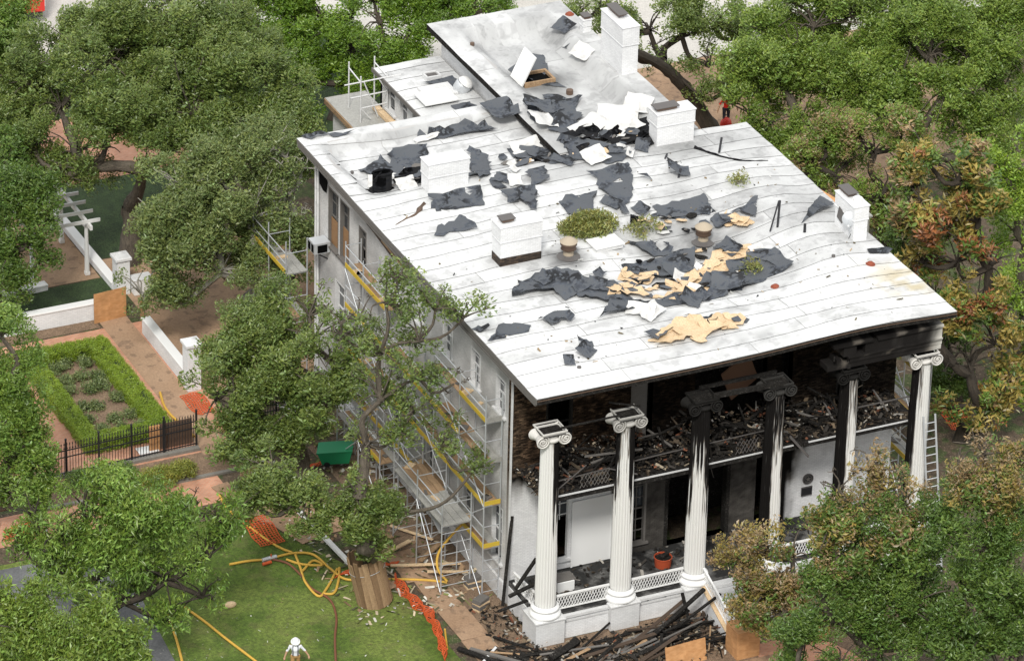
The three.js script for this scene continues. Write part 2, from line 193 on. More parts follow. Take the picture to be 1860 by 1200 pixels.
function drape(name, parent, p, F, mat, lift = 0.05, rough = 0.06, jag = 0.1, seed = 1) {   // a torn sheet lying on the roof, its edges curling up
  const R = RNG(seed * 977 + 13), q = [];
  for (let i = 0; i < p.length; i++) { const a = p[i], b = p[(i + 1) % p.length], L = Math.hypot(b[0] - a[0], b[1] - a[1]), n = Math.max(1, Math.round(L / 0.22)), str = R() < 0.35 ? 0.25 : 1; for (let k = 0; k < n; k++) { const t = k / n, e = k ? jag * str * (R() < 0.15 ? 2.4 : 1) : 0; q.push([mix(a[0], b[0], t) + rr(R, -e, e), mix(a[1], b[1], t) + rr(R, -e, e)]); } }
  let g = sheet(q, 0); g.deleteAttribute('normal'); g = tess.modify(g);
  const A = g.attributes.position, keep = []; for (let i = 0; i < A.count; i += 3) { const x = (A.getX(i) + A.getX(i + 1) + A.getX(i + 2)) / 3, z = (A.getZ(i) + A.getZ(i + 1) + A.getZ(i + 2)) / 3; if (vn(x * 1.9 + seed * 5, z * 1.9) > 0.93) continue; for (let k = 0; k < 3; k++) keep.push(A.getX(i + k), 0, A.getZ(i + k)); }
  g = new THREE.BufferGeometry(); g.setAttribute('position', new THREE.Float32BufferAttribute(keep, 3)); g = mergeVertices(g, 0.001);
  const P = g.attributes.position, uv = [];
  for (let i = 0; i < P.count; i++) {
    const x = P.getX(i), z = P.getZ(i); let d = 9; for (let k = 0; k < q.length; k++) d = Math.min(d, Math.hypot(q[k][0] - x, q[k][1] - z));
    const curl = ss(0.4, 0.62, vn(x * 1.1 + seed * 3, z * 1.1)) * Math.exp(-d / 0.22) * 3.2 * rough;
    P.setY(i, F(x, z) + lift + rough * Math.abs(fbm(x * 1.6 + seed, z * 1.6, 0, 3) - 0.45) * 3 + wrinkle(x, z) * 0.7 + curl + 0.015 * R()); uv.push(x + seed * 1.7, z + seed);
  }
  g.setAttribute('uv', new THREE.Float32BufferAttribute(uv, 2)); g.computeVertexNormals();
  return mesh(name, g, mat, parent);
}
const inside = (p, x, z) => { let c = false; for (let i = 0, j = p.length - 1; i < p.length; j = i++) if ((p[i][1] > z) !== (p[j][1] > z) && x < (p[j][0] - p[i][0]) * (z - p[i][1]) / (p[j][1] - p[i][1]) + p[i][0]) c = !c; return c; };
function fragments(name, parent, p, F, n, mats, s0, s1, seed) {   // broken boards heaped within an outline
  const R = RNG(seed * 31 + 7), xs = p.map((a) => a[0]), zs = p.map((a) => a[1]); let k = 0;
  for (let t = 0; t < n * 12 && k < n; t++) {
    const x = rr(R, Math.min(...xs), Math.max(...xs)), z = rr(R, Math.min(...zs), Math.max(...zs)); if (!inside(p, x, z)) continue; k++;
    const w = rr(R, s0, s1), d = w * rr(R, 0.3, 0.8), m = 5 + Math.floor(R() * 4), q = []; for (let i = 0; i < m; i++) { const a = (i + rr(R, -0.3, 0.3)) / m * 6.283, r = rr(R, 0.62, 1.05); q.push(new THREE.Vector2(Math.cos(a) * w * r * 0.6, Math.sin(a) * d * r * 0.7)); }
    const g = new THREE.ExtrudeGeometry(new THREE.Shape(q), { depth: rr(R, 0.015, 0.03), bevelEnabled: false }); g.rotateX(-Math.PI / 2); at(g, x, F(x, z) + rr(R, 0.09, 0.2), z, rr(R, -0.2, 0.2), rr(R, -0.7, 0.7) + (R() < 0.3 ? 1.5 : 0), rr(R, -0.2, 0.2)); mesh(name, wuv(g), mats[Math.floor(R() * mats.length)], parent);
  }
}

// ---------------------------------------------------------------- mansion
const XW = -0.3, XR = 17.3, ZF = -2.9;
const mansion = thing('mansion', 'burnt white brick mansion with six fluted portico columns and a torn white roof', 'mansion');
function gridWall(u0, u1, v0, v1, holes, cell, t, f) {
  const lines = (a, b, hs) => { const s = new Set(hs.filter((h) => h > a && h < b)); s.add(a); s.add(b); for (let x = a + cell; x < b - cell * 0.4; x += cell) { if (![...s].some((q) => Math.abs(q - x) < cell * 0.4)) s.add(x); } return [...s].sort((p, q) => p - q); };
  const U = lines(u0, u1, holes.flatMap((h) => [h[0], h[2]])), W = lines(v0, v1, holes.flatMap((h) => [h[1], h[3]])), pos = [], nor = [], uv = [], c = [];
  const mem = new Map(), f0 = f; f = (a, b) => { const k = a * 1000 + b; let v = mem.get(k); if (!v) mem.set(k, v = f0(a, b)); return v; };
  const quad = (p, n) => { for (const k of [0, 1, 2, 0, 2, 3]) { pos.push(...p[k]); nor.push(...n); uv.push(n[0] ? p[k][2] : p[k][0], n[1] ? p[k][2] : p[k][1]); c.push(...f(p[k][0], p[k][1])); } };
  for (let i = 0; i < U.length - 1; i++) for (let j = 0; j < W.length - 1; j++) {
    const a = U[i], b = U[i + 1], d = W[j], e = W[j + 1], x = (a + b) / 2, y = (d + e) / 2; if (holes.some((h) => x > h[0] && x < h[2] && y > h[1] && y < h[3])) continue;
    quad([[a, d, 0], [b, d, 0], [b, e, 0], [a, e, 0]], [0, 0, 1]); quad([[b, d, -t], [a, d, -t], [a, e, -t], [b, e, -t]], [0, 0, -1]);
  }
  for (const [a, d, b, e] of holes) { quad([[a, d, -t], [b, d, -t], [b, d, 0], [a, d, 0]], [0, 1, 0]); quad([[a, e, 0], [b, e, 0], [b, e, -t], [a, e, -t]], [0, -1, 0]); quad([[a, d, -t], [a, d, 0], [a, e, 0], [a, e, -t]], [1, 0, 0]); quad([[b, d, 0], [b, d, -t], [b, e, -t], [b, e, 0]], [-1, 0, 0]); }
  quad([[u0, v0, -t], [u0, v0, 0], [u0, v1, 0], [u0, v1, -t]], [-1, 0, 0]); quad([[u1, v0, 0], [u1, v0, -t], [u1, v1, -t], [u1, v1, 0]], [1, 0, 0]);
  const g = new THREE.BufferGeometry(); for (const [k, a, n] of [['position', pos, 3], ['normal', nor, 3], ['uv', uv, 2], ['color', c, 3]]) g.setAttribute(k, new THREE.Float32BufferAttribute(a, n)); return g;
}
function sashWindow(u0, v0, u1, v1, m, o = {}) {   // in a wall's own plane, facing +z
  const w = part('window', mansion), cx = (u0 + u1) / 2, W = u1 - u0, H = v1 - v0, f = 0.09;
  mesh('frame', [box(f, H, 0.2, u0 + f / 2, (v0 + v1) / 2, -0.1), box(f, H, 0.2, u1 - f / 2, (v0 + v1) / 2, -0.1), box(W - 2 * f, f, 0.2, cx, v1 - f / 2, -0.1), box(W + 0.2, f, 0.3, cx, v0 - f / 2 + 0.02, -0.03)], m, w);
  const s = []; const nx = o.nx || 2, ny = o.ny || 4; for (let i = 1; i < nx; i++) s.push(o.top ? box(0.035, H * o.top - f, 0.04, u0 + W * i / nx, v1 - H * o.top / 2, -0.16) : box(0.035, H - 2 * f, 0.04, u0 + W * i / nx, (v0 + v1) / 2, -0.16)); for (let i = 1; i < ny; i++) if (!o.top || i / ny > 1 - o.top) s.push(box(W - 2 * f, i * 2 === ny ? 0.07 : 0.035, 0.045, cx, v0 + H * i / ny, -0.16));
  mesh('sash', s, m, w); if (o.glass !== 0) mesh('pane', box(W - 2 * f, H * (o.glass || 1) - 2 * f, 0.012, cx, v1 - H * (o.glass || 1) / 2, -0.185), M.glass, w);
  if (o.board) mesh('board', box(W - 2 * f, H * o.board, 0.02, cx, v0 + H * o.board / 2 + f / 2, -0.13), M.boardB, w);
  return w;
}
{   // side wall, seen along the scaffolding: local u is world z
  const holes = [], wins = [];
  for (const [z, y0, y1, w, o] of [[-4.05, 8.5, 10.1, 1.0, {}], [-6.5, 8.5, 10.1, 1.0, {}], [-9.3, 8.5, 10.1, 1.0, {}], [-11.9, 8.5, 10.1, 1, {}], [-14.6, 8.5, 10.1, 1, {}], [-18.2, 7.9, 10.0, 0.85, { glass: 0.6 }], [-21.4, 7.5, 10.3, 1.15, { board: 0.45 }], [-20.15, 7.5, 10.3, 1.05, { board: 0.5 }],
    [-4.1, 1.6, 4.2, 1.1, {}], [-7, 1.6, 4.2, 1.1, {}], [-10.8, 4.4, 6.6, 1.05, {}], [-10.8, 1.4, 3.6, 1.05, {}], [-14.4, 1.6, 4.2, 1.1, {}], [-18, 2, 4.2, 1.1, {}], [-20.5, 3.5, 6.2, 1.3, {}]]) { holes.push([z - w / 2, y0, z + w / 2, y1]); wins.push([z - w / 2, y0, z + w / 2, y1, o]); }
  const g = gridWall(-23.3, ZF - 0.36, 0, 11.25, holes, 0.55, 0.35, (u, v) => {
    let k = 0.66; const n = fbm(u * 0.8 + 50, v * 0.5 + 20, 0, 4), hi = fbm(u * 2.5 + 90, v * 0.7, 0, 3);
    k *= 1 - 0.34 * ss(0.42, 0.65, n) - 0.25 * ss(9.8, 11.2, v) * ss(0.35, 0.6, hi) - 0.35 * ss(1.0, 0, v) * ss(0.3, 0.6, hi);
    const ru = ss(10, 11.3, v) * ss(0.4, 0.65, n) * 0.35; return [k, k * (1 - 0.12 * ru), k * (1 - 0.3 * ru)];
  });
  g.rotateY(-Math.PI / 2); g.translate(XW, 0, 0); mesh('side_wall', g, M.wallV, mansion);
  for (const [a, b, c, d, o] of wins) { const w = sashWindow(a, b, c, d, o.board || o.glass ? M.ash : M.stone, { nx: 2, ny: 4, ...o }); w.rotation.y = -Math.PI / 2; w.position.x = XW; }
  const ac = part('air_conditioner', mansion); mesh('case', box(0.75, 0.5, 0.7, XW - 0.4, 7.45, -22.0), M.alu, ac); mesh('grille', [box(0.02, 0.36, 0.22, XW - 0.785, 7.43, -22.2), box(0.02, 0.36, 0.22, XW - 0.785, 7.43, -21.85), box(0.45, 0.36, 0.02, XW - 0.4, 7.43, -21.64)], M.black, ac); mesh('bracket', rod([XW - 0.7, 7.18, -22], [XW, 6.7, -22], 0.03), M.iron, ac);
  for (const z of [-22.9, -23.15]) mesh('drainpipe', rod([XW - 0.09, 0, z], [XW - 0.09, 11, z], 0.055), M.stone, mansion);
  mesh('base_course', box(0.08, 0.9, 20, XW - 0.04, 0.45, -13.3), M.stone, mansion);
  // rip under the eave where the frieze boards have burnt through
  mesh('frieze_board', [beam([XW - 0.03, 10.95, -23.2], [XW - 0.03, 11.05, -15.6], 0.06, 0.42), beam([XW - 0.03, 11.05, -11.6], [XW - 0.03, 11.1, -2.9], 0.06, 0.42)], M.wall, mansion);
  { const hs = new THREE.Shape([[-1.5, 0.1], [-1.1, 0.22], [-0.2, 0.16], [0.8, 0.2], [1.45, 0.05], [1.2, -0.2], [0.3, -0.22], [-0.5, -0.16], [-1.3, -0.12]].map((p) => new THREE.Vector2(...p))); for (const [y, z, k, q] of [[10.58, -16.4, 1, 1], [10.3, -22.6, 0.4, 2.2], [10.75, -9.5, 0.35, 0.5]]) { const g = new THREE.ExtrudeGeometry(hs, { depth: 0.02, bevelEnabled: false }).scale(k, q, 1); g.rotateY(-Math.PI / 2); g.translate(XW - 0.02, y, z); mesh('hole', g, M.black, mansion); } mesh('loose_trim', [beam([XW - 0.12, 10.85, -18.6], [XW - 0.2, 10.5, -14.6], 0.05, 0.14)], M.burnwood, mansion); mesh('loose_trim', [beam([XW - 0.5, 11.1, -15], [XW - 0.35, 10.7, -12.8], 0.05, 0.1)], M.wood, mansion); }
  mesh('gutter', [beam([-0.9, 11.42, -23.9], [-0.9, 11.3, -12], 0.1, 0.1), beam([-0.93, 11.28, -11.7], [-0.9, 11.36, 0.5], 0.1, 0.1)], M.ash, mansion);
}
const soot = [0.010, 0.009, 0.0085];
{   // front wall behind the columns
  const H = [[1.2, 1.65, 2.42, 4.75], [4.7, 1.65, 5.9, 4.8], [6.75, 1.21, 9.75, 5.3], [10.95, 1.5, 12.0, 4.9], [14.55, 1.65, 15.7, 4.8], [1.2, 6.75, 2.4, 9.5], [5.0, 6.6, 6.0, 9.5], [7.9, 6.5, 11.2, 10.1], [11.9, 6.7, 12.4, 9.6], [14.5, 6.6, 15.8, 9.2]];
  const tone = (x, y) => {
    const n = fbm(x * 1.1 + 30, y * 1.1 + 10, 0, 4), s = fbm(x * 5 + 11, y * 0.9, 0, 3), m = n * 0.7 + s * 0.3 - 0.5;
    const hf = vn(x * 6, y * 15) * 0.7 + vn(x * 3 + 40, y * 4) * 0.5, white = [0.80, 0.81, 0.83], brick = sc([0.105, 0.078, 0.058], (0.2 + 1.7 * n * (1 - 0.6 * ss(3, 9, x))) * (0.1 + 2.0 * hf * hf)), grey = sc([0.105, 0.098, 0.09], (0.25 + 0.9 * n) * (0.35 + 1.1 * hf));
    if (y > 6.1) { let c = mx(brick, soot, clamp(0.25 + 0.6 * ss(2.5, 6, x) + m * 1.3)); if (x > 12.3) c = mx(c, [0.06, 0.055, 0.05], 0.6 * n); return mx(c, [0.3, 0.26, 0.22], ss(0.45, 0.1, x) * 0.35 * s); }
    let k = Math.max(ss(4.6, 6.1, y + m * 2.4 + 1.1 * ss(1.4, -0.1, x) * -0.2), x > 4.3 && x < 12.4 ? 0.97 : 0);
    if ((x >= 4.3 && x <= 6.75) || (x > 9.7 && x < 11.2)) k = 0.85;
    if (x >= 12.4) k = Math.max(k, (1 - ss(12.55, 13.35, x + m * 1.5 + 0.18 * (4.5 - y))) * 0.97, ss(4.2, 5.6, y + m * 2));
    const lo = mx(sc(grey, 1.7), soot, clamp(ss(0.4, 0.95, k) * 0.5 + m)); return mx(white, k > 0.95 ? soot : lo, clamp(k * 1.2));
  };
  const g = gridWall(XW, XR, 0, 6.2, H.filter((h) => h[1] < 6), 0.125, 0.36, tone), g2 = gridWall(XW, XR, 6.2, 11.3, H.filter((h) => h[1] > 6), 0.2, 0.36, (x, y) => sc(tone(x, y), 1.35)); g.translate(0, 0, ZF); g2.translate(0, 0, ZF); mesh('front_wall', g, M.wallV, mansion); mesh('upper_front_wall', g2, M.burntV, mansion);
  const w1 = sashWindow(1.2, 1.65, 2.42, 4.75, M.stone, { ny: 6, nx: 3, glass: 0.4, top: 0.42 }), w2 = sashWindow(4.7, 1.65, 5.9, 4.8, M.ash, { ny: 6, nx: 3, glass: 0.5 }), w3 = sashWindow(14.55, 1.65, 15.7, 4.8, M.stone, { ny: 6, nx: 3 });
  [w1, w2, w3].forEach((w) => w.position.z = ZF);
  for (const [a, b, c, d] of [[1.2, 6.75, 2.4, 9.5], [14.5, 6.6, 15.8, 9.2]]) sashWindow(a, b, c, d, M.char, { ny: 2, nx: 1, glass: 0 }).position.z = ZF;
  const sh = part('board_panel', mansion); mesh('panel', cbox(1.82, 3.1, 0.06, 0.015).translate(3.4, 1.22, ZF + 0.06), M.white, sh); for (const x of [2.5, 4.29]) mesh('batten', box(0.07, 3.1, 0.04, x, 2.78, ZF + 0.11), M.white, sh);
  mesh('door_jamb', [box(0.16, 4, 0.4, 6.83, 3.2, ZF - 0.18), box(0.16, 4, 0.4, 9.67, 3.2, ZF - 0.18), box(0.09, 3.4, 0.2, 8.15, 3.3, ZF - 0.25), beam([8.75, 5.2, ZF - 0.2], [8.55, 2.6, ZF - 0.1], 0.07, 0.09), beam([8.7, 4.4, ZF - 0.1], [8.35, 5.2, ZF - 0.15], 0.2, 0.03)], M.char, mansion);
  mesh('hanging_strip', [beam([8.72, 5.25, ZF - 0.05], [8.66, 2.55, ZF - 0.02], 0.06, 0.05), beam([8.6, 5.2, ZF], [8.9, 4.1, ZF + 0.1], 0.14, 0.03)], M.ash, mansion);
  mesh('interior_partition', [box(1.1, 4.2, 0.3, 10.35, 3.2, ZF - 0.6), box(16.8, 10.8, 0.2, 8.5, 5.6, -6.5)], M.char, mansion);
  mesh('upper_door', box(0.75, 2.9, 0.06, 5.4, 8.05, ZF - 0.12), M.ash, mansion);
  mesh('loose_panel', [box(1.5, 1.9, 0.06, 10.1, 8.4, ZF - 0.3, 0.2, 0.25, 0.45)], plain(0.16, 0.085, 0.05), mansion);
  mesh('other_wall', [box(0.35, 11.2, 14.8, XR - 0.18, 5.6, -10.7), box(17, 11, 0.3, 8.5, 5.5, -17.8)], M.wall, mansion);
  mesh('corner_board', [box(0.07, 10.6, 0.09, XW - 0.03, 5.4, ZF + 0.02)], M.stone, mansion);
  const seal = part('round_seal', mansion);   // dark round medallion with a star and wreath in relief
  mesh('disc', rod([13.41, 2.95, ZF], [13.41, 2.95, ZF + 0.05], 0.24, 28), M.iron, seal); const star = new THREE.Shape(); for (let i = 0; i < 10; i++) { const a = i * Math.PI / 5 + Math.PI / 2, r = i % 2 ? 0.05 : 0.125; star[i ? 'lineTo' : 'moveTo'](Math.cos(a) * r, Math.sin(a) * r); }
  mesh('star', new THREE.ExtrudeGeometry(star, { depth: 0.02, bevelEnabled: false }).translate(13.41, 2.95, ZF + 0.05), M.ash, seal); mesh('wreath', [new THREE.TorusGeometry(0.165, 0.016, 6, 24).translate(13.41, 2.95, ZF + 0.055), new THREE.TorusGeometry(0.235, 0.02, 6, 28).translate(13.41, 2.95, ZF + 0.05)], M.lead, seal);
  const pq = part('wall_plaque', mansion); mesh('plate', cbox(0.5, 0.42, 0.04, 0.01).translate(13.38, 2.16, ZF + 0.03), M.iron, pq); mesh('rim', [box(0.5, 0.025, 0.02, 13.38, 2.56, ZF + 0.06), box(0.5, 0.025, 0.02, 13.38, 2.18, ZF + 0.06)], M.lead, pq);
  mesh('wall_lamp', [rod([13.3, 1.55, ZF], [13.3, 1.55, ZF + 0.15], 0.03), rod([13.3, 1.3, ZF + 0.15], [13.3, 1.72, ZF + 0.15], 0.09, 8, 0.05)], M.iron, mansion);
}
// podium, balcony, railings
mesh('porch_floor', wuv(box(XR - XW, 0.2, 3.1, 8.5, 1.1, -1.36)), std({ map: T.porch, roughness: 0.9 }), mansion);
{ const R = RNG(31);
  mesh('podium_wall', [box(6.9, 1.0, 0.5, 3.3, 0.5, 0.02), box(7.4, 1.0, 0.5, 13.6, 0.5, 0.02), box(0.5, 1.0, 2.6, XW + 0.2, 0.5, -1.5), box(3.2, 1.0, 0.4, 8.4, 0.5, -0.05)], M.wall, mansion);
  mesh('podium_ledge', [box(6.5, 0.12, 0.66, 3.4, 1.06, 0.04), box(6.5, 0.07, 0.58, 3.4, 0.83, 0.02), box(6.9, 0.12, 0.66, 13.5, 1.06, 0.04), box(6.9, 0.07, 0.58, 13.5, 0.83, 0.02)], M.stone, mansion);
  for (const [x, y, z] of [[4.5, 0.95, 0.28], [5.3, 0.95, 0.28], [6.1, 0.97, 0.28]]) mesh('vent_hole', rod([x, y, z], [x, y, z + 0.02], 0.05, 10), M.black, mansion);
  for (let i = 0; i < 6; i++) column(i, R);
}
function lattice(x0, x1, y0, y1, cells) { const g = [], n = cells, w = (x1 - x0) / n; for (let i = 0; i < n; i++) { const a = x0 + i * w, b = a + w; g.push(beam([a, y0, 0], [b, y1, 0], 0.022, 0.022), beam([b, y0, 0.012], [a, y1, 0.012], 0.022, 0.022), beam([(a + b) / 2, y0, 0.006], [b, (y0 + y1) / 2, 0.006], 0.02, 0.02), beam([(a + b) / 2, y0, 0.006], [a, (y0 + y1) / 2, 0.006], 0.02, 0.02), beam([a, (y0 + y1) / 2, 0.006], [(a + b) / 2, y1, 0.006], 0.02, 0.02), beam([b, (y0 + y1) / 2, 0.006], [(a + b) / 2, y1, 0.006], 0.02, 0.02)); } return merge(g); }
function railing(x0, x1, y, h, m, cells, parent = mansion) { const r = part('railing', parent); mesh('top_rail', box(x1 - x0, 0.07, 0.09, (x0 + x1) / 2, y + h, 0), m, r); mesh('bottom_rail', box(x1 - x0, 0.05, 0.06, (x0 + x1) / 2, y + 0.1, 0), m, r); mesh('lattice', lattice(x0, x1, y + 0.12, y + h - 0.03, cells), m, r); return r; }
for (const i of [0, 1, 3, 4]) railing(3.36 * i + 0.5, 3.36 * (i + 1) - 0.5, 1.2, 0.72, M.white, 9);
{ const r = part('railing', mansion); r.position.set(XW + 0.05, 0, 0); r.rotation.y = Math.PI / 2; mesh('top_rail', box(2, 0.07, 0.09, 1.5, 1.9, 0, 0, 0, -0.1), M.white, r); mesh('bottom_rail', box(2, 0.05, 0.06, 1.5, 1.3, 0), M.white, r); mesh('lattice', lattice(0.6, 2.4, 1.32, 1.88, 6), M.white, r); }
mesh('balcony_floor', [box(XR - XW - 0.6, 0.16, 2.6, 8.5, 6.3, -1.7)], M.char, mansion);
mesh('balcony_fascia', [beam([0.0, 6.27, -0.38], [6.7, 6.24, -0.38], 0.06, 0.26), beam([6.75, 6.26, -0.38], [11.6, 6.3, -0.38], 0.06, 0.24), beam([11.7, 6.3, -0.38], [17.1, 6.3, -0.38], 0.06, 0.22)], M.char, mansion);
mesh('balcony_edge_trim', [beam([0.5, 6.39, -0.33], [6.6, 6.37, -0.33], 0.06, 0.05), beam([6.7, 6.38, -0.33], [11.2, 6.41, -0.33], 0.06, 0.04), beam([11.9, 6.41, -0.33], [17.1, 6.41, -0.33], 0.06, 0.045)], M.stone, mansion);
{ const R = RNG(8), b = part('balcony_railing', mansion);
  for (const q of [beam([0.4, 7.05, -0.42], [2.9, 7.15, -0.42], 0.035, 0.04), beam([3.6, 7.22, -0.42], [6.2, 7.3, -0.42], 0.035, 0.04), beam([6.9, 7.3, -0.42], [9.9, 7.35, -0.42], 0.03, 0.035), beam([13.7, 7.5, -0.42], [16.6, 7.5, -0.42], 0.04, 0.05), beam([0.5, 6.7, -0.3], [1.8, 7.6, -0.3], 0.04, 0.03), beam([11, 6.9, -0.3], [11.7, 6, 0.1], 0.12, 0.06), beam([2.7, 7.3, -0.2], [3.8, 7.05, 0.3], 0.06, 0.03)]) mesh('top_rail', q, M.lead, b);
  const lt = lattice(1.6, 2.9, 6.5, 7.1, 4); lt.translate(0, 0, -0.42); mesh('lattice', lt, M.ash, b); const l2 = lattice(8.6, 9.6, 6.5, 7.1, 3); l2.translate(0, 0, -0.42); mesh('lattice', l2, M.lead, b);
  mesh('post', [3.36, 6.72, 10.08, 13.44, 16.6].map((x) => box(0.05, 0.85, 0.05, x, 6.8, -0.42, 0, 0, rr(R, -0.06, 0.06))), M.iron, b);
}
{ const R = RNG(505); for (let i = 0; i < 64; i++) { const x = rr(R, 0, 16.5), z = rr(R, -2.5, -0.7), a = rr(R, 0, 6.28), L = rr(R, 0.6, 2.6), y = 6.5 + rr(R, 0, 0.7), e = rr(R, -0.3, 0.6); mesh('charred_joist', beam([x - Math.cos(a) * L / 2, y, clamp(z - Math.sin(a) * L / 2, -2.8, -0.3)], [x + Math.cos(a) * L / 2, y + e, clamp(z + Math.sin(a) * L / 2, -2.8, -0.2)], rr(R, 0.04, 0.11), rr(R, 0.03, 0.09)), R() < 0.8 ? M.char : R() < 0.6 ? M.ash : M.burnwood, mansion); } }
// columns
function column(i, R) {
  const x = 3.36 * i, c = part('column', mansion); c.position.set(x, 0, 0);
  const spec = [(s, t) => ss(0.35, 0.85, s + 0.5 * (t - 0.55)) * ss(0.38, 0.6, t), (s, t) => Math.max(ss(0.1, 0.6, s) * ss(0.5, 0.72, t), ss(-0.35, -0.75, s) * ss(0.5, 0.7, t), 0.5 * ss(0.75, 0.95, t)), (s, t) => Math.max(ss(0.56, 0.8, t), ss(0.35, 0.85, Math.abs(s)) * ss(0.28, 0.5, t)), (s, t) => Math.max(1 - ss(-0.25, 0.2, s), ss(0.7, 0.95, s) * 0.6 * ss(0.2, 0.5, t), 0.6 * ss(0.6, 0.9, t) * ss(0.8, 0, s), 0.82 * ss(0.6, 0.85, t)) * ss(0.1, 0.5, t + 0.6 * (s < 0)), (s, t) => Math.max(1 - ss(-0.1, 0.25, s), 0.5 * ss(0.6, 0.95, t) * ss(0.9, 0.2, s), 0.62 * ss(0.6, 0.9, t)), (s, t) => Math.max(1 - ss(-0.65, -0.15, s - 0.5 * (t - 0.5)), 0.55 * ss(0.6, 0.85, t) * (1 - ss(0, 0.5, s)))][i];
  const tone = (px, py, pz) => { const r = Math.hypot(px, pz) || 1, s = (px * 0.9 + pz * 0.43) / r, a = Math.atan2(pz, px), t = (py - 1.7) / 7.65; const n = fbm(a * 9 + i * 20 + 60, py * 0.55 + 9, 0, 3) - 0.5, n2 = fbm(a * 22 + 60, py * 1.6, 0, 2) - 0.5; let k = clamp(spec(s, t + n * 0.55)); k = clamp(ss(0.25, 0.75, k + n2 * 0.9) * (k > 0.02 ? 1 : 0)); const b = ss(0.1, 0.5, k) * (1 - ss(0.5, 0.9, k)); return mx(mx([0.68, 0.675, 0.65], [0.28, 0.19, 0.11], b * 0.6), soot, k); };
  const NA = 168, NR = 60, pos = [], idx = [], uv = [];
  for (let j = 0; j <= NR; j++) for (let k = 0; k <= NA; k++) { const t = j / NR, a = k / NA * Math.PI * 2, rad = 0.44 - 0.075 * Math.pow(t, 1.6), fl = (t > 0.012 && t < 0.985) ? 0.045 * Math.pow(Math.abs(Math.sin(a * 12)), 0.8) : 0.01; const r = rad - fl; pos.push(Math.cos(a) * r, 1.7 + 7.65 * t, Math.sin(a) * r); uv.push(k / NA * 2.6, t * 7.6); }
  for (let j = 0; j < NR; j++) for (let k = 0; k < NA; k++) { const a = j * (NA + 1) + k, b = a + NA + 1; idx.push(a, b, a + 1, b, b + 1, a + 1); }
  const g = new THREE.BufferGeometry(); g.setAttribute('position', new THREE.Float32BufferAttribute(pos, 3)); g.setAttribute('uv', new THREE.Float32BufferAttribute(uv, 2)); g.setIndex(idx); g.computeVertexNormals(); mesh('shaft', vcol(g, tone), M.whiteV, c);
  const prof = [[0.60, 1.2], [0.64, 1.24], [0.66, 1.31], [0.63, 1.39], [0.56, 1.42], [0.53, 1.48], [0.54, 1.53], [0.58, 1.55], [0.59, 1.60], [0.56, 1.65], [0.49, 1.67], [0.46, 1.72]].map((p) => new THREE.Vector2(...p));
  mesh('base', new THREE.LatheGeometry(prof, 40), M.white, c);
  mesh('pedestal', [cbox(1.28, 1.1, 1.28, 0.02).translate(0, 0, -0.08), cbox(1.36, 0.1, 1.36, 0.02).translate(0, 1.1, -0.08)], i === 0 || i > 0 ? M.stone : M.white, c);
  // Ionic capital: echinus, two bolsters with scrolls front and back, remains of the hollow abacus
  const cap = part('capital', c), parts = []; const cs = [0.08, 0.42, 0.985, 0.95, 0.99, 0.06][i]; const cm = dull({ color: col(mix(0.68, 0.008, cs), mix(0.66, 0.0075, cs), mix(0.62, 0.007, cs)), bumpMap: grainB, bumpScale: 0.01 });
  parts.push(new THREE.TorusGeometry(0.36, 0.09, 8, 28).rotateX(Math.PI / 2).translate(0, 9.45, 0), rod([0, 9.33, 0], [0, 9.62, 0], 0.36, 20, 0.34));
  for (const s of [-1, 1]) { parts.push(rod([0.5 * s, 9.5, -0.34], [0.5 * s, 9.5, 0], 0.25, 16, 0.13), rod([0.5 * s, 9.5, 0.34], [0.5 * s, 9.5, 0], 0.25, 16, 0.13));
    for (const f of [-1, 1]) { const q = []; for (let k = 0; k <= 40; k++) { const a = k / 40 * Math.PI * 5, r = 0.3 * Math.pow(1 - k / 44, 0.9); q.push(V(s * (0.5 - Math.sin(a) * r * 1), 9.5 + Math.cos(a) * r, f * (0.38 + 0.04 * k / 40))); } parts.push(tube(q, 0.042, 0.026, 6, 70)); parts.push(rod([0.5 * s, 9.5, f * 0.36], [0.5 * s, 9.5, f * 0.44], 0.05, 10)); } }
  for (const f of [-1, 1]) parts.push(box(1.0, 0.07, 0.07, 0, 9.76, f * 0.38));
  mesh('scrolls', parts, cm, cap);
  const ab = []; const A = 0.54; ab.push(box(2 * A, 0.07, 0.035, 0, 9.86, A - 0.08), box(0.035, 0.07, 2 * A - 0.2, A - 0.03, 9.86, 0), box(0.035, 0.07, 2 * A - 0.2, -A + 0.03, 9.85, 0)); if (i !== 1) ab.push(box(2 * A, 0.06, 0.035, 0, 9.85, -A + 0.06)); mesh('abacus', ab, cm, cap); mesh('hollow', [box(2 * A - 0.1, 0.03, 2 * A - 0.2, 0, 9.72, 0), box(2 * A - 0.06, 0.12, 0.02, 0, 9.77, -A + 0.1)], M.char, cap);
}
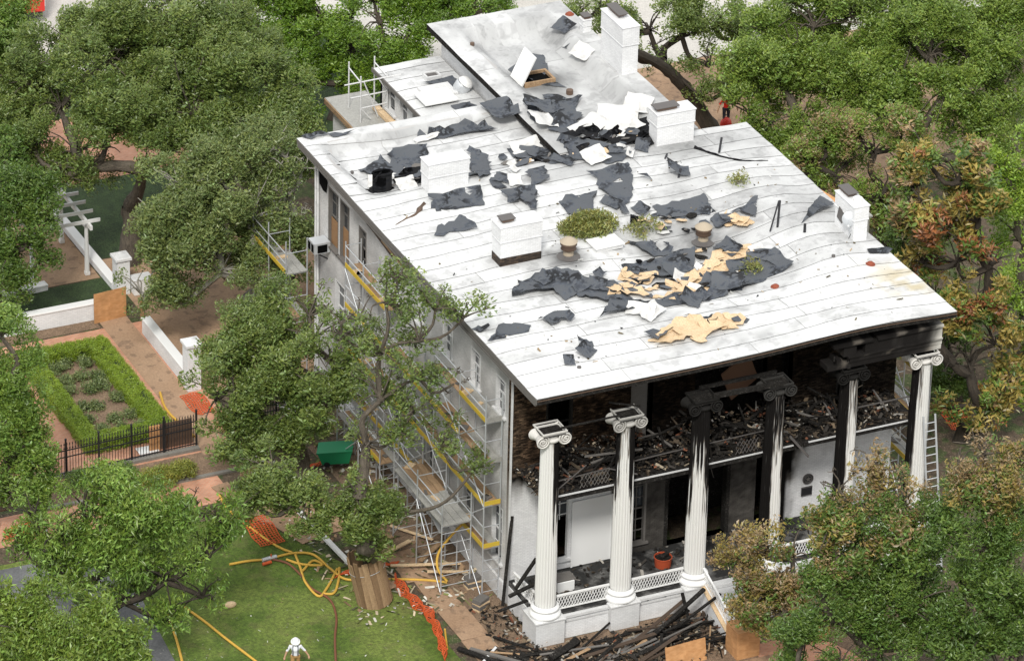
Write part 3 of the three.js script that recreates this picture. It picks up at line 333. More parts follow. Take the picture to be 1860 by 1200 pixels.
{   // what is left of the entablature: complete at the right, burnt to thin beams elsewhere
  const e = part('entablature', mansion); const gs = [];
  const end = (x) => ss(16.7, 17.6, x);
  const band = (x0, x1, y0, y1, z, d) => { const n = Math.round((x1 - x0) / 0.2), g = []; for (let i = 0; i < n; i++) if (vn(i * 0.55 + y0 * 7, z * 9 + 3) < 0.93 - 0.3 * ss(0.4, 0, i / n)) g.push(box((x1 - x0) / n, y1 - y0, d, mix(x0, x1, (i + 0.5) / n), (y0 + y1) / 2, z)); return merge(g); };
  for (const [x0, y0, y1, z] of [[12.2, 9.95, 10.2, 0], [12.6, 10.2, 10.42, 0.04], [12.9, 10.42, 10.5, 0.1], [12.9, 10.5, 11.0, 0.02], [12.4, 11.0, 11.12, 0.12]]) gs.push(band(x0, 17.45, y0, y1, z, 0.66));
  gs.push(band(16.85, 17.5, 9.97, 11.1, -1.3, 1.95));
  mesh('bands', vcol(merge(gs), (x, y, z) => { const n = fbm(x * 2 + 20, y * 9, z + 0.5, 3); const k = clamp(end(x) + (n - 0.5) * 0.9); const edge = ss(0.66, 0.74, n) * 0.35; return mx(mx(sc(soot, 0.7 + 1.8 * n), [0.22, 0.18, 0.14], edge), [0.68, 0.66, 0.60], k * k); }), M.whiteV, e);
  for (const b of [beam([0, 9.97, 0.35], [3.3, 9.99, 0.35], 0.05, 0.07), beam([7.0, 10.02, 0.42], [10.2, 9.94, 0.42], 0.14, 0.2), beam([6.8, 9.98, -0.45], [10.3, 9.98, -0.45], 0.1, 0.15), beam([12.6, 10.0, 0.0], [14, 10.1, 0], 0.2, 0.25), beam([2.8, 10.15, -0.5], [3.9, 10.05, 0.1], 0.06, 0.06), beam([13, 10, -0.6], [12.4, 10.6, 0.5], 0.06, 0.2), beam([13.2, 9.9, 0.3], [13.25, 11.1, 0.1], 0.12, 0.12)]) mesh('charred_beam', b, M.char, e);
  const R = RNG(77), raf = []; for (let x = -0.4; x < 17.6; x += 0.8) raf.push(beam([x + rr(R, -0.1, 0.1), roofA(x, -6) - 0.42, -6], [x + rr(R, -0.1, 0.1), roofA(x, 0.4) - 0.34, 0.45 - rr(R, 0, 0.5)], 0.06, 0.2)); for (const b of raf) mesh('rafter', b, M.char, mansion);
  mesh('wall_plate', [beam([0.2, 11.15, -0.55], [6, 11.05, -0.6], 0.2, 0.2), beam([0.8, 10.8, -2.2], [0.2, 11.2, -0.3], 0.1, 0.16)], M.char, mansion);
}
{   // front steps with sloping cheek walls
  const st = part('front_steps', mansion); for (let i = 0; i < 7; i++) mesh('step', cbox(2.9, 0.17, 0.36, 0.012).translate(8.55, 1.03 - i * 0.165, 0.55 + i * 0.36), M.stone, st);
  for (const x of [6.95, 10.15]) { const s = new THREE.Shape([new THREE.Vector2(0.2, 0), new THREE.Vector2(3.3, 0), new THREE.Vector2(3.3, 0.12), new THREE.Vector2(0.2, 1.2)]), g = new THREE.ExtrudeGeometry(s, { depth: 0.3, bevelEnabled: false }); g.rotateY(-Math.PI / 2); g.translate(x + 0.15, 0, 0.2); mesh('cheek_wall', wuv(g), M.wall, st);
    mesh('cap_board', beam([x, 1.24, 0.45], [x, 0.14, 3.5], 0.36, 0.04), M.tan, st);
    const r = lattice(0, 3.1, 0, 0.62, 10); r.rotateY(-Math.PI / 2); const k = new THREE.Matrix4().set(1, 0, 0, 0, 0, 1, -0.355, 0, 0, 0, 1, 0, 0, 0, 0, 1); r.applyMatrix4(k); r.translate(x, 1.3, 0.45); mesh('stair_lattice', r, M.white, st); mesh('handrail', [beam([x, 1.95, 0.4], [x, 0.85, 3.55], 0.08, 0.07), beam([x, 1.32, 0.45], [x, 0.22, 3.55], 0.05, 0.05)], M.white, st); }
}
// roof, sheet by sheet
const mainRoof = part('roof', mansion), rearRoof = part('rear_roof', mansion), wingRoof = part('wing_roof', mansion);
{
  const R = RNG(404);
  mesh('roof_deck', [gridSurf(-0.93, 17.88, -18.2, 0.64, 60, 60, (x, z) => roofM(x, z)), gridSurf(-0.93, 9.4, -23.98, -18.2, 34, 24, (x, z) => roofM(x, z))], M.under, mainRoof);
  mesh('underside', [gridSurf(-0.9, 17.85, -18.2, 0.6, 30, 30, (x, z) => roofM(x, z) - 0.26, true), gridSurf(-0.9, 9.4, -23.95, -18.2, 20, 10, (x, z) => roofM(x, z) - 0.26, true)], M.char, mainRoof);
  mesh('fascia', [edgeStrip(-0.92, 0.64, 17.88, 0.64, 40, roofM, 0.22)], M.char, mainRoof);
  mesh('drip_edge', [edgeStrip(-0.92, 0.67, 17.88, 0.67, 40, (x, z) => roofM(x, z) - 0.02, 0.04, 0.03)], M.brown, mainRoof);
  mesh('fascia', [edgeStrip(-0.93, -23.95, -0.93, 0.64, 50, roofM, 0.2), edgeStrip(17.88, 0.64, 17.88, -18.2, 40, roofM, 0.24), edgeStrip(17.88, -18.2, 15.6, -18.2, 4, roofM, 0.24), edgeStrip(-0.93, -23.98, 9.2, -23.98, 20, roofM, 0.24)], M.ash, mainRoof);
  for (let z = 0.66, k = 0; z > -18.1; z -= 0.965, k++) { let x = -0.94; const z0 = Math.max(-18.2, z - 0.957); while (x < 17.5) { let e = Math.min(17.9, x + (x < 0 ? rr(R, 2, 8) : rr(R, 5, 9.5))); if (17.9 - e < 1.5) e = 17.9; strip(mainRoof, x, e - (e < 17.8 ? 0.02 : 0), z0, z, roofM, 'x', R); x = e; } }
  for (let z = -18.23; z > -23.9; z -= 0.965) { let x = -0.94; const z0 = Math.max(-24, z - 0.957); while (x < 9) { let e = Math.min(9.38, x + rr(R, 2.2, 5)); if (9.38 - e < 1) e = 9.38; strip(rearRoof, x, e - 0.02, z0, z, roofM, 'x', R); x = e; } }
  mesh('roof_deck', gridSurf(8.92, 15.58, -32.38, -18.2, 40, 60, (x, z) => roofC(x, z)), M.under, wingRoof);
  mesh('underside', gridSurf(8.95, 15.55, -32.35, -18.2, 12, 20, (x, z) => roofC(x, z) - 0.25, true), M.char, wingRoof);
  mesh('fascia', [edgeStrip(8.92, -18.4, 8.92, -32.38, 24, roofC, 0.22), edgeStrip(8.92, -32.38, 15.58, -32.38, 12, roofC, 0.22), edgeStrip(15.58, -32.38, 15.58, -18.2, 24, roofC, 0.22)], M.char, wingRoof);
  for (let x = 8.9; x < 15.5; x += 0.957) { let z = -32.4; const x1 = Math.min(15.6, x + 0.95); while (z < -18.6) { let e = Math.min(-18.25, z + rr(R, 3, 7)); if (-18.25 - e < 1.2) e = -18.25; strip(wingRoof, x, x1, z, e - 0.02, roofC, 'z', R); z = e; } }
  mesh('wing_wall', [box(0.3, 11, 13.5, 9.6, 5.45, -25.2), box(5.6, 11, 0.3, 12.3, 5.45, -31.7), box(0.3, 11, 13.5, 15, 5.45, -25.2)], M.wall, mansion);
}
{   // buckled and lifted sheets where the wing meets the main roof and along the wing's right side
  const R = RNG(4242);
  for (const [x, z, w, h, ry, m] of [[11.6, -20.3, 2.2, 0.75, 0.5, 0], [13.0, -20.9, 1.8, 0.85, -0.4, 0], [12.3, -19.2, 1.9, 0.5, 0.2, 0], [10.3, -20.6, 1.6, 0.6, 0.9, 1], [14.2, -21.4, 1.3, 0.5, -0.9, 0], [14.2, -27.2, 1.1, 0.4, -1.3, 0], [14.4, -29.6, 0.9, 0.4, -1.2, 1], [9.9, -22.6, 1.3, 0.6, 1.3, 1], [9.5, -21.2, 1.6, 0.5, 1.5, 0], [10.9, -23.4, 1.1, 0.4, 0.3, 1], [8.2, -20.2, 1.4, 0.35, 0.1, 0], [4.6, -22.6, 1.2, 0.15, 0.15, 0]]) {
    const F = x > 9.4 ? roofC : roofM, g = new THREE.PlaneGeometry(w, h * 2.4, 14, 12), p = g.attributes.position;
    for (let i = 0; i < p.count; i++) { const u = p.getX(i), v = p.getY(i) / (h * 1.2), e = 0.16 * (vn(u * 3 + x * 5, v * 3, 0.3) - 0.5); p.setXYZ(i, u + e + 0.1 * v * Math.sin(x * 7), h * 0.7 * Math.pow(ss(-1, 1, v), 1.4) * (0.6 + 0.7 * vn(u * 1.6 + x * 3, 2.5, 0.2)) + 0.12 * fbm(u * 2 + x, v * 2, 0.3, 3), -v * h * 1.0 + e); }
    g.computeVertexNormals(); at(g, x, Math.max(F(x, z), x > 9.4 && z > -19.5 ? roofM(x, z) : 0) + 0.08, z, 0, ry, rr(R, -0.1, 0.1)); mesh('lifted_sheet', g, m ? M.felt : M.roof, wingRoof);
  }
}
let sd = 1;
for (const p of [
  [[0.67,-21],[2.04,-21.8],[2.18,-21.06],[2.73,-22.08],[4.29,-21.85],[3.3,-19.59],[2.04,-19.41],[1.28,-19.44],[0.8,-20.21]], [[5.91,-21.03],[6.31,-19.84],[5.32,-17.46],[4.58,-17.09],[4.45,-17.8]], [[7.45,-20.51],[9.47,-19.35],[9.55,-19.13],[10.94,-17.91],[11.62,-16.71],[10.46,-16.26],[9.44,-16.97],[8,-17.22],[7.26,-18.97]], [[1.95,-16.56],[4.28,-16.29],[3.87,-14.95],[1.81,-15.32]], [[4.92,-16.82],[5.53,-17.2],[5.31,-15.86],[4.91,-16.11]], [[6.8,-17.05],[7.69,-17.12],[7.25,-15.74],[6.36,-15.65]], [[4.85,-15.53],[6.47,-15.43],[5.6,-13.51],[5.28,-14.57],[5.03,-14.25]], [[6.86,-14.01],[8.82,-14.3],[7.71,-12.51],[7.16,-12.05],[6.69,-12.67]], [[8.95,-15.72],[11,-15.85],[10.67,-14.64],[9.86,-13.14],[9.28,-12.47],[9.02,-12.94],[8.89,-14.38],[9.23,-15.17]],
  [[10.85,-14.64],[11.34,-14.69],[11.41,-14.23]], [[10.37,-12.21],[12.93,-12.46],[12.74,-10.93],[11.68,-10.88],[10.43,-11.22]], [[13.15,-10.47],[14.62,-10.73],[13.83,-9.41]], [[15.29,-8.09],[17.31,-10.21],[17.63,-9.48],[16.26,-8.69]], [[17.05,-5.51],[17.68,-5.47],[17.94,-4.9],[16.96,-5.11]], [[0.86,-13.4],[1.36,-14.13],[1.93,-14.29],[2.58,-14.04],[2.7,-13.07],[1.64,-13.35],[1.17,-13.15]], [[1.6,-7.23],[2.33,-8.28],[4.19,-8.54],[4.96,-8.04],[5.98,-6.77],[6.19,-5.4],[5.05,-5.09],[4.07,-6.17],[4.11,-6.78]], [[4.08,-4.21],[5.51,-5.54],[6.8,-5.11],[9.74,-5.44],[11.36,-6.62],[13.36,-6.34],[13.56,-5.39],[9.5,-4.48],[6.89,-4.28]], [[7.15,-8.51],[9.08,-8.71],[10.7,-8.78],[10.24,-7.84],[8.82,-6.89],[7.17,-7.4]],
  [[8.25,-10.16],[9.8,-9.4],[9.77,-8.81],[8.65,-8.87]], [[-0.81,-4.35],[0,-5.06],[0.83,-5.27],[1.35,-4.82],[1.01,-4.34],[0.18,-4.38]], [[1.75,-5.14],[3.15,-5.01],[3.1,-4.42],[1.96,-4.29]], [[-0.98,-5.52],[-0.61,-5.69],[-0.34,-5.12],[-0.77,-5.12]], [[7.71,-2.42],[8.6,-3.09],[8.89,-2.78],[8.33,-2.17]], [[5.12,-2.28],[5.72,-2.4],[6.7,-2.39],[5.36,-1.43]], [[11.61,-7.39],[12.24,-7.77],[13.46,-6.68],[13.56,-5.5],[12.83,-6.04]], [[12.28,-10.53],[12.8,-10.79],[12.77,-9.7],[12.14,-9.73]]]) drape('torn_felt', mainRoof, p, roofM, M.felt, 0.05, 0.065, 0.08, sd++);
for (const p of [[[4.19,-22.75],[4.47,-23.09],[7.51,-22.95],[7.81,-22.16],[4.46,-22.59]], [[-0.78,-23.98],[0.36,-23.92],[1.66,-23.45],[0.92,-23.4],[-0.44,-23.55]]]) drape('torn_felt', rearRoof, p, roofM, M.felt, 0.06, 0.05, 0.1, sd++);
for (const p of [[[11.13,-24.74],[12.69,-23.87],[11.97,-23.09],[11.96,-22.21],[10.66,-21.16],[10.03,-21.28]], [[10.88,-27.87],[12.37,-28.99],[12.92,-28.58],[12.18,-26.13],[12.51,-25.09],[11.95,-25.62],[11.4,-26.2],[10.88,-26.53]], [[7.57,-23.69],[8.96,-23.83],[9.08,-22.37],[7.9,-22.38]], [[9.49,-23.26],[9.94,-23.08],[9.68,-21.66],[9.12,-21.3]], [[13.93,-28.81],[14.24,-28.49],[13.98,-28.23]]]) drape('torn_felt', wingRoof, p, roofC, M.felt, 0.06, 0.06, 0.1, sd++);
for (const p of [[[9.58,-19.68],[10.35,-19.72],[11.21,-20.24],[10.59,-19.29],[9.46,-18.67]], [[10.74,-18.32],[12.48,-19.46],[13.67,-19.45],[13.41,-18.09],[12.07,-17.52]], [[1.49,-19.93],[3.23,-19.79],[2.64,-18.1],[1.76,-18.48]], [[9.77,-18.66],[11.15,-19.73],[11.6,-19.29],[10.63,-18.36]], [[12.21,-17.82],[13.54,-18.62],[13.16,-17.48]]]) drape('burnt_hole', mainRoof, p, (x, z) => Math.max(roofM(x, z), x > 8.9 && z < -18 ? roofC(x, z) : 0), M.feltB, 0.075, 0.08, 0.15, sd++);
for (const p of [[[5.18,-1.31],[5.9,-2.38],[7.57,-3.03],[8.28,-2.08],[8.51,-1.45],[6.86,-1.13]], [[8.02,-2.3],[8.76,-2.78],[9.41,-2.59],[9.42,-1.78],[8.47,-1.37]], [[6.57,-7.46],[8.32,-7.67],[7.59,-6.61],[6.57,-6.68]], [[6.99,-6.11],[9.44,-6.25],[11.65,-6.46],[11.86,-7.11],[10.53,-7.41],[9.47,-6.82],[7.97,-6.35]], [[11.63,-8.69],[12.93,-7.99],[12.59,-7.06],[11.63,-7.16],[10.93,-7.89]], [[12.76,-10.45],[13.59,-9.45],[13.04,-9.22],[12.67,-9.77]], [[5.36,-6.27],[6.28,-6.61],[6.92,-6.12],[6.88,-5.27],[5.62,-5.77]], [[8.82,-6.89],[10.85,-7.64],[11.13,-7.18],[8.69,-5.86]], [[6.88,-5.27],[10.01,-5.97],[9.54,-5.54],[8.34,-5.16]]]) { drape('fibre_board', mainRoof, p, roofM, M.tan, 0.09, 0.05, 0.2, sd++); fragments('broken_board', mainRoof, p, roofM, 9, [M.tan, M.tan, M.tan, M.felt], 0.35, 1.0, sd++); }
for (const [p, n] of [[[[7.1,-8.83],[10.71,-8.91],[12.78,-7.93],[11.6,-6.12],[9.25,-4.97],[5.96,-5.44]], 46], [[[6.83,-20.02],[10.17,-18.51],[11.56,-17.01],[9.31,-16.69],[6.48,-17.86]], 26], [[[0.5,-20.61],[3.54,-20.5],[2.33,-17.75],[0.78,-18.87]], 14], [[[10.17,-18.51],[11.95,-19.46],[13.41,-18.38],[12.82,-17.43],[10.09,-17.23]], 26], [[[9.06,-11.85],[12.46,-10.89],[11.94,-9.83],[8.66,-10.48]], 22]]) fragments('torn_scrap', mainRoof, p, (x, z) => Math.max(roofM(x, z), x > 8.9 && x < 15.6 && z < -18 ? roofC(x, z) : 0), n, [M.felt, M.felt, M.feltB, M.roof, M.tan, M.char, M.ash], 0.2, 0.8, sd++);
{   // broken boards and shreds lying about on the roof
  const R = RNG(909), spots = [[[8.85,-6.44]], [[12.08,-8.07]], [[7.28,-2.06]], [[8.07,-19.01]], [[7.76,-6.03]], [[11.09,-7.61]], [[5.24,-19.09]], [[9.54,-18.29]], [[11.12,-17.73]], [[2.03,-19.99]], [[8.98,-10.61]], [[12.51,-8.15]]].map((a) => a[0]), n = [5, 5, 6, 4, 5, 5, 4, 4, 4, 4, 4, 4];
  spots.forEach(([x, z], s) => { for (let k = 0; k < n[s]; k++) { const a = x + rr(R, -1.3, 1.3), b = z + rr(R, -0.7, 0.7), w = rr(R, 0.25, 0.85), d = rr(R, 0.15, 0.45); const g = new THREE.BoxGeometry(w, 0.025, d, 3, 1, 2); const p = g.attributes.position; for (let i = 0; i < p.count; i++) p.setXYZ(i, p.getX(i) + 0.25 * (vn(p.getX(i) * 6 + k, p.getZ(i) * 9, 0.3) - 0.5), p.getY(i) + 0.06 * vn(p.getX(i) * 5 + k * 3, p.getZ(i) * 5, 0.4), p.getZ(i) + 0.2 * (vn(p.getX(i) * 8, k + p.getZ(i) * 7, 0.7) - 0.5)); g.computeVertexNormals(); at(wuv(g), a, roofM(a, b) + rr(R, 0.12, 0.24), b, rr(R, -0.25, 0.25), rr(R, 0, 3), rr(R, -0.25, 0.25)); const g2 = g; mesh('broken_board', g2, R() < 0.62 ? M.tan : R() < 0.75 ? M.felt : M.roof, mainRoof); } });
  // flaps of membrane folded up off the deck
  for (const [x, z, w, h, ry] of [[4.0, -6.9, 1.6, 0.5, 0.4], [10.6, -5.6, 1.3, 0.55, -0.5], [8.3, -4.6, 1.1, 0.5, 0.9], [6.2, -3.9, 1.3, 0.4, 0.6], [9.3, -7.8, 1.2, 0.5, 0.2], [12.6, -14.6, 0.9, 0.6, 1.2], [9.9, -17, 1.2, 0.5, 0.3], ...Array.from({ length: 30 }, (_, i) => { const c = [[10.2, -6.4], [7.5, -4.9], [4.6, -7.4], [11.8, -7.5], [6, -16.8], [9, -17.4], [12, -17.2], [1.5, -18.7], [9.5, -12.5], [2, -2.2]][i % 10]; return [c[0] + rr(R, -1.6, 1.6), c[1] + rr(R, -0.8, 0.8), rr(R, 0.4, 1.2), rr(R, 0.15, 0.42), rr(R, -1.6, 1.6)]; })]) { const g = new THREE.PlaneGeometry(w, h * 2, 10, 8), p = g.attributes.position; for (let i = 0; i < p.count; i++) { const u = p.getX(i), v = p.getY(i) / h; p.setXYZ(i, u + 0.12 * (vn(u * 4 + x, v * 3, 0.5) - 0.5), h * 0.75 * ss(-1, 1, v) + 0.16 * fbm(u * 2.5 + x, v * 2, 0.3, 3), -v * h * 0.8 + 0.3 * h * v * v); } g.computeVertexNormals(); at(g, x, roofM(x, z) + 0.06, z, 0, ry, 0); mesh('lifted_flap', g, R() < 0.3 ? M.roof : M.felt, mainRoof); }
}
// lower roofs beside the wing
{
  const D = part('lower_roof', mansion), R = RNG(55), flat = (x, z) => 10.3 + 0.05 * Math.sin(x) + 0.12 * (z + 31) * 0.05;
  for (let z = -24.2; z > -31.7; z -= 1.0) strip(D, 6.0, 9.3, Math.max(-31.85, z - 0.985), z, flat, 'x', R);
  mesh('roof_slab', [box(3.3, 0.16, 7.7, 7.66, 10.2, -28)], M.ash, D); mesh('eave_board', [beam([5.98, 10.27, -31.85], [5.98, 10.3, -24], 0.06, 0.2)], M.ash, D);
  for (const p of [[[7.6, -26.8], [8.6, -26.9], [8.7, -25.9], [7.7, -25.8]], [[7.3, -29.4], [8.9, -29.5], [9.0, -28.6], [8.3, -28.4]], [[6.7, -26.3], [6.95, -26.3], [6.9, -26], [6.7, -26]]]) drape('torn_felt', D, p, flat, M.felt, 0.06, 0.03, 0.05, sd++);
  const g = gridWall(-31.6, -24, 8.4, 10.15, [[-30.9, 8.75, -29.9, 10.0], [-29.5, 8.75, -28.5, 10.0], [-28.1, 8.75, -27.1, 10.0], [-26.7, 8.75, -25.7, 10.0]], 0.8, 0.2, () => [0.7, 0.71, 0.72]); g.rotateY(-Math.PI / 2); g.translate(6.3, 0, 0); mesh('lower_wall', g, M.wallV, mansion);
  for (const z of [-30.4, -29, -27.6, -26.2]) { const w = sashWindow(z - 0.5, 8.75, z + 0.5, 10, M.stone, { nx: 1, ny: 2 }); w.rotation.y = -Math.PI / 2; w.position.x = 6.3; }
  mesh('lower_wall', [box(3, 8, 0.2, 7.8, 6, -31.5), box(0.2, 8.2, 7.5, 6.5, 4.1, -27.7), box(0.2, 7.9, 9, 4.8, 4, -28.8), box(1.7, 7.9, 0.2, 5.6, 4, -33.2)], M.wall, mansion);
  const Er = part('veranda_roof', mansion); mesh('roof_slab', box(2.0, 0.14, 9.6, 5.4, 8.3, -28.75), M.deck, Er); mesh('eave_board', [box(0.06, 0.24, 9.6, 4.38, 8.22, -28.75), box(2, 0.24, 0.06, 5.4, 8.22, -33.58)], M.wood, Er);
  const hb = part('skylight', mansion); mesh('curb', cbox(1.5, 0.16, 1.2).translate(7.7,10.35,-28.39), M.stone, hb); mesh('lid', cbox(1.62, 0.1, 1.3).translate(7.28, 10.52, -27.63), M.white, hb);
  const rv = part('roof_vent', mansion); mesh('curb', [box(0.7, 0.25, 0.08, 8.0, 10.5, -30.0), box(0.7, 0.25, 0.08, 8.0, 10.5, -29.5), box(0.08, 0.25, 0.45, 7.68, 10.5, -29.75), box(0.08, 0.25, 0.45, 8.32, 10.5, -29.75)], M.stone, rv); mesh('grate', box(0.5, 0.04, 0.4, 8, 10.55, -29.75), M.lead, rv);
  const hood = part('ventilator_hood', mansion); hood.position.set(8.62, 10.35, -28.2); hood.rotation.set(0.5, 0.3, -0.5); mesh('drum', new THREE.LatheGeometry([[0, 0], [0.3, 0.02], [0.36, 0.12], [0.38, 0.4], [0.33, 0.5]].map((p) => new THREE.Vector2(...p)), 20), M.alu, hood); mesh('cover', new THREE.SphereGeometry(0.36, 20, 10, 0, 6.3, 0, 1.5).scale(1, 0.8, 1).translate(0.05, 0.5, 0), M.white, hood);
}
// chimneys
function chimney(x0, x1, z0, z1, y, h, o = {}) {
  const c = part('chimney', mansion), cx = (x0 + x1) / 2, cz = (z0 + z1) / 2, w = x1 - x0, d = z1 - z0; c.position.set(cx, y, cz);
  mesh('stack', cbox(w - 0.08, h * 0.62 - (o.burnt || 0), d - 0.08, 0.015).translate(0, o.burnt || 0, 0), M.wall, c);
  mesh('corbel', [cbox(w, 0.07, d, 0.01).translate(0, h * 0.62, 0), cbox(w - 0.03, h * 0.33, d - 0.03, 0.015).translate(0, h * 0.62 + 0.07, 0), cbox(w + 0.04, 0.06, d + 0.04, 0.012).translate(0, h * 0.95 + 0.06, 0)], M.wall, c);
  if (o.burnt) mesh('charred_base', cbox(w - 0.06, o.burnt + 0.02, d - 0.06, 0.01), std({ map: T.burnt, color: col(0.09, 0.07, 0.055) }), c);
  mesh('flashing', [cbox(w + 0.12, 0.1, d + 0.12, 0.01).translate(0, -0.04, 0)], o.burnt ? M.feltB : M.roof, c);
  if (o.cap) { mesh('flue', box(o.cap[0] * 0.8, 0.1, o.cap[1] * 0.8, o.cap[2] || 0, h + 0.15, o.cap[3] || 0), M.brown, c); mesh('cap', cbox(o.cap[0], 0.05, o.cap[1], 0.01).translate(o.cap[2] || 0, h + 0.2, o.cap[3] || 0), M.lead, c); }
  return c;
}
chimney(2.2, 4.12, -17.9, -17.05, 11.3, 1.75);
chimney(2.22, 4.15, -10.7, -9.8, 11.62, 1.95, { burnt: 0.5, cap: [0.65, 0.5, -0.5, 0] });
chimney(13.02, 14.88, -18.05, -17.2, 11.72, 1.6, { cap: [1.15, 0.55, -0.35, 0] });
const ch4 = chimney(16.78, 17.5, -8.0, -6.27, 11.6, 1.75, { cap: [0.5, 0.95, 0, -0.4] });
mesh('flue_pot', rod([0, 1.8, 0.45], [0, 1.98, 0.45], 0.2, 14), M.white, ch4);
chimney(14.75, 15.6, -26.5, -24.25, 11.6, 2.5, { cap: [0.5, 1.3, 0, -0.35] });
chimney(15.05, 15.5, -29.3, -28.85, 11.6, 0.75, { cap: [0.4, 0.5, 0, 0] });
// satellite dish, vents, hatches and pipes that belong to the roof
{
  const d = part('satellite_dish', mansion); d.position.set(16.7, 12.75, -6.5); const dish = new THREE.SphereGeometry(0.55, 24, 8, 0, 6.2832, 0, 0.62).rotateX(-Math.PI / 2).translate(0, 0, 0.5).rotateY(Math.PI).rotateY(-0.45).rotateX(-0.3); mesh('reflector', dish, M.alu, d); mesh('arm', [rod([-0.1, 0, 0.1], [-0.3, -0.05, 0.45], 0.02), rod([0, -0.55, 0], [0, 0, 0], 0.03), rod([0, -0.55, 0], [0.1, -0.55, 0], 0.03)], M.steel, d); mesh('feed_horn', rod([-0.3, -0.05, 0.45], [-0.33, 0, 0.52], 0.045), M.stone, d);
  const gr = part('chimney_grille', mansion); mesh('grille_panel', box(0.04, 0.55, 0.45, 16.77, 12.5, -7.4, 0.25), M.lead, gr); mesh('cable', tube([[16.74, 12.1, -6.4], [16.7, 11.7, -6.6], [16.5, 11.55, -7.2], [16.4, 11.6, -7.8]], 0.015, 0.015, 5), M.iron, gr);
  for (const [x, z, l] of [[5.25, -9.6, 0], [11.32, -9.25, 0]]) { const v = part('roof_ventilator', mansion), y = roofM(x, z); v.position.set(x, y, z); const L = (p) => new THREE.LatheGeometry(p.map((q) => new THREE.Vector2(...q)), 18); mesh('pipe', L([[0.23, 0], [0.21, 0.34]]), M.vent, v); mesh('collar', L([[0.21, 0.34], [0.34, 0.42], [0.28, 0.56], [0.36, 0.62], [0.33, 0.72]]), M.brown, v); mesh('hood', L([[0.35, 0.7], [0.38, 0.75], [0.17, 0.9], [0, 0.92]]), M.vent, v); mesh('flashing', L([[0.5, 0.05], [0.32, 0.08], [0.22, 0.14]]), M.lead, v); }
  const h = part('roof_hatch', mansion), hy = roofM(7.1, -10); h.position.set(7.15, hy, -10.05); h.rotation.y = 0.03; mesh('curb', cbox(1.25, 0.16, 0.85, 0.01), M.stone, h); mesh('lid', cbox(1.35, 0.08, 0.95, 0.015).translate(0, 0.17, 0), M.white, h);
  const o = part('open_hatch', mansion), oy = roofC(11.35, -26.5); o.position.set(11.35, oy, -26.4); mesh('curb', [box(1.5, 0.25, 0.1, 0.2, 0.15, 0.5), box(1.5, 0.25, 0.1, 0.2, 0.15, -0.5), box(0.1, 0.25, 0.9, -0.5, 0.15, 0), box(0.1, 0.25, 0.9, 0.9, 0.15, 0)], M.wood, o); mesh('opening', box(1.3, 0.02, 0.9, 0.2, 0.13, 0), M.black, o); mesh('raised_lid', box(1.5, 0.08, 1.0, -0.42, 0.85, 0.05, 0.12, 0.1, 1.15), M.white, o);
  for (const [x, z] of [[12.13, -4.25], [16.5, -4.2], [15.35, -30.9]]) { const g = part('dome_vent', mansion), y = (z < -19 ? roofC : roofM)(x, z); g.position.set(x, y + 0.04, z); mesh('dome', new THREE.SphereGeometry(0.16, 16, 8, 0, 6.3, 0, 1.6).scale(1, 0.8, 1), M.rust, g); mesh('flange', new THREE.CylinderGeometry(0.2, 0.21, 0.04, 16), M.rust, g); }
  for (const [x, z, r, hh, m] of [[7.45, -3.05, 0.09, 0.05, M.lead], [1.65, -0.95, 0.09, 0.05, M.lead], [0.35, -20.9, 0.07, 0.1, M.lead], [8.2, -19.6, 0.08, 0.1, M.lead], [4.2, -19.3, 0.08, 0.45, M.stone], [15.1, -7.4, 0.06, 0.4, M.iron], [9.9, -29.6, 0.1, 0.1, M.brown], [12.4, -24.6, 0.16, 0.2, M.brown], [15.3, -5.2, 0.08, 0.06, M.lead]]) mesh('vent_pipe', rod([x, (z < -19 && x > 9 ? roofC : roofM)(x, z), z], [x, (z < -19 && x > 9 ? roofC : roofM)(x, z) + hh + 0.05, z], r, 10), m, mansion);
  const cr = []; for (const [x, z, L] of [[12.6, -14.2, 0.4], [15.3, -15.7, 0.7]]) cr.push(rod([x, roofM(x, z), z], [x + 0.15, roofM(x, z) + L, z - 0.1], 0.05)); for (const g of cr) mesh('bent_pipe', g, M.dark, mansion);
  // long open split in the membrane beside the second rear chimney
  mesh('split', tube([[14.53,11.78,-16.5], [14.93,11.79,-15.81], [15.36,11.8,-15.09], [15.9,11.8,-14.59], [16.99,11.7,-14.37]].map(([x, y, z]) => [x, roofM(x, z) + 0.04, z]), 0.09, 0.03, 5, 24, 1.5), M.feltB, mainRoof);
  mesh('split', tube([[1.63,11.73,-16.17], [0.96,11.71,-15.5], [0.34,11.69,-15.25], [-0.2,11.67,-14.97]].map(([x, y, z]) => [x, roofM(x, z) + 0.04, z]), 0.11, 0.03, 5, 20, 1.5), M.brown, mainRoof);
}
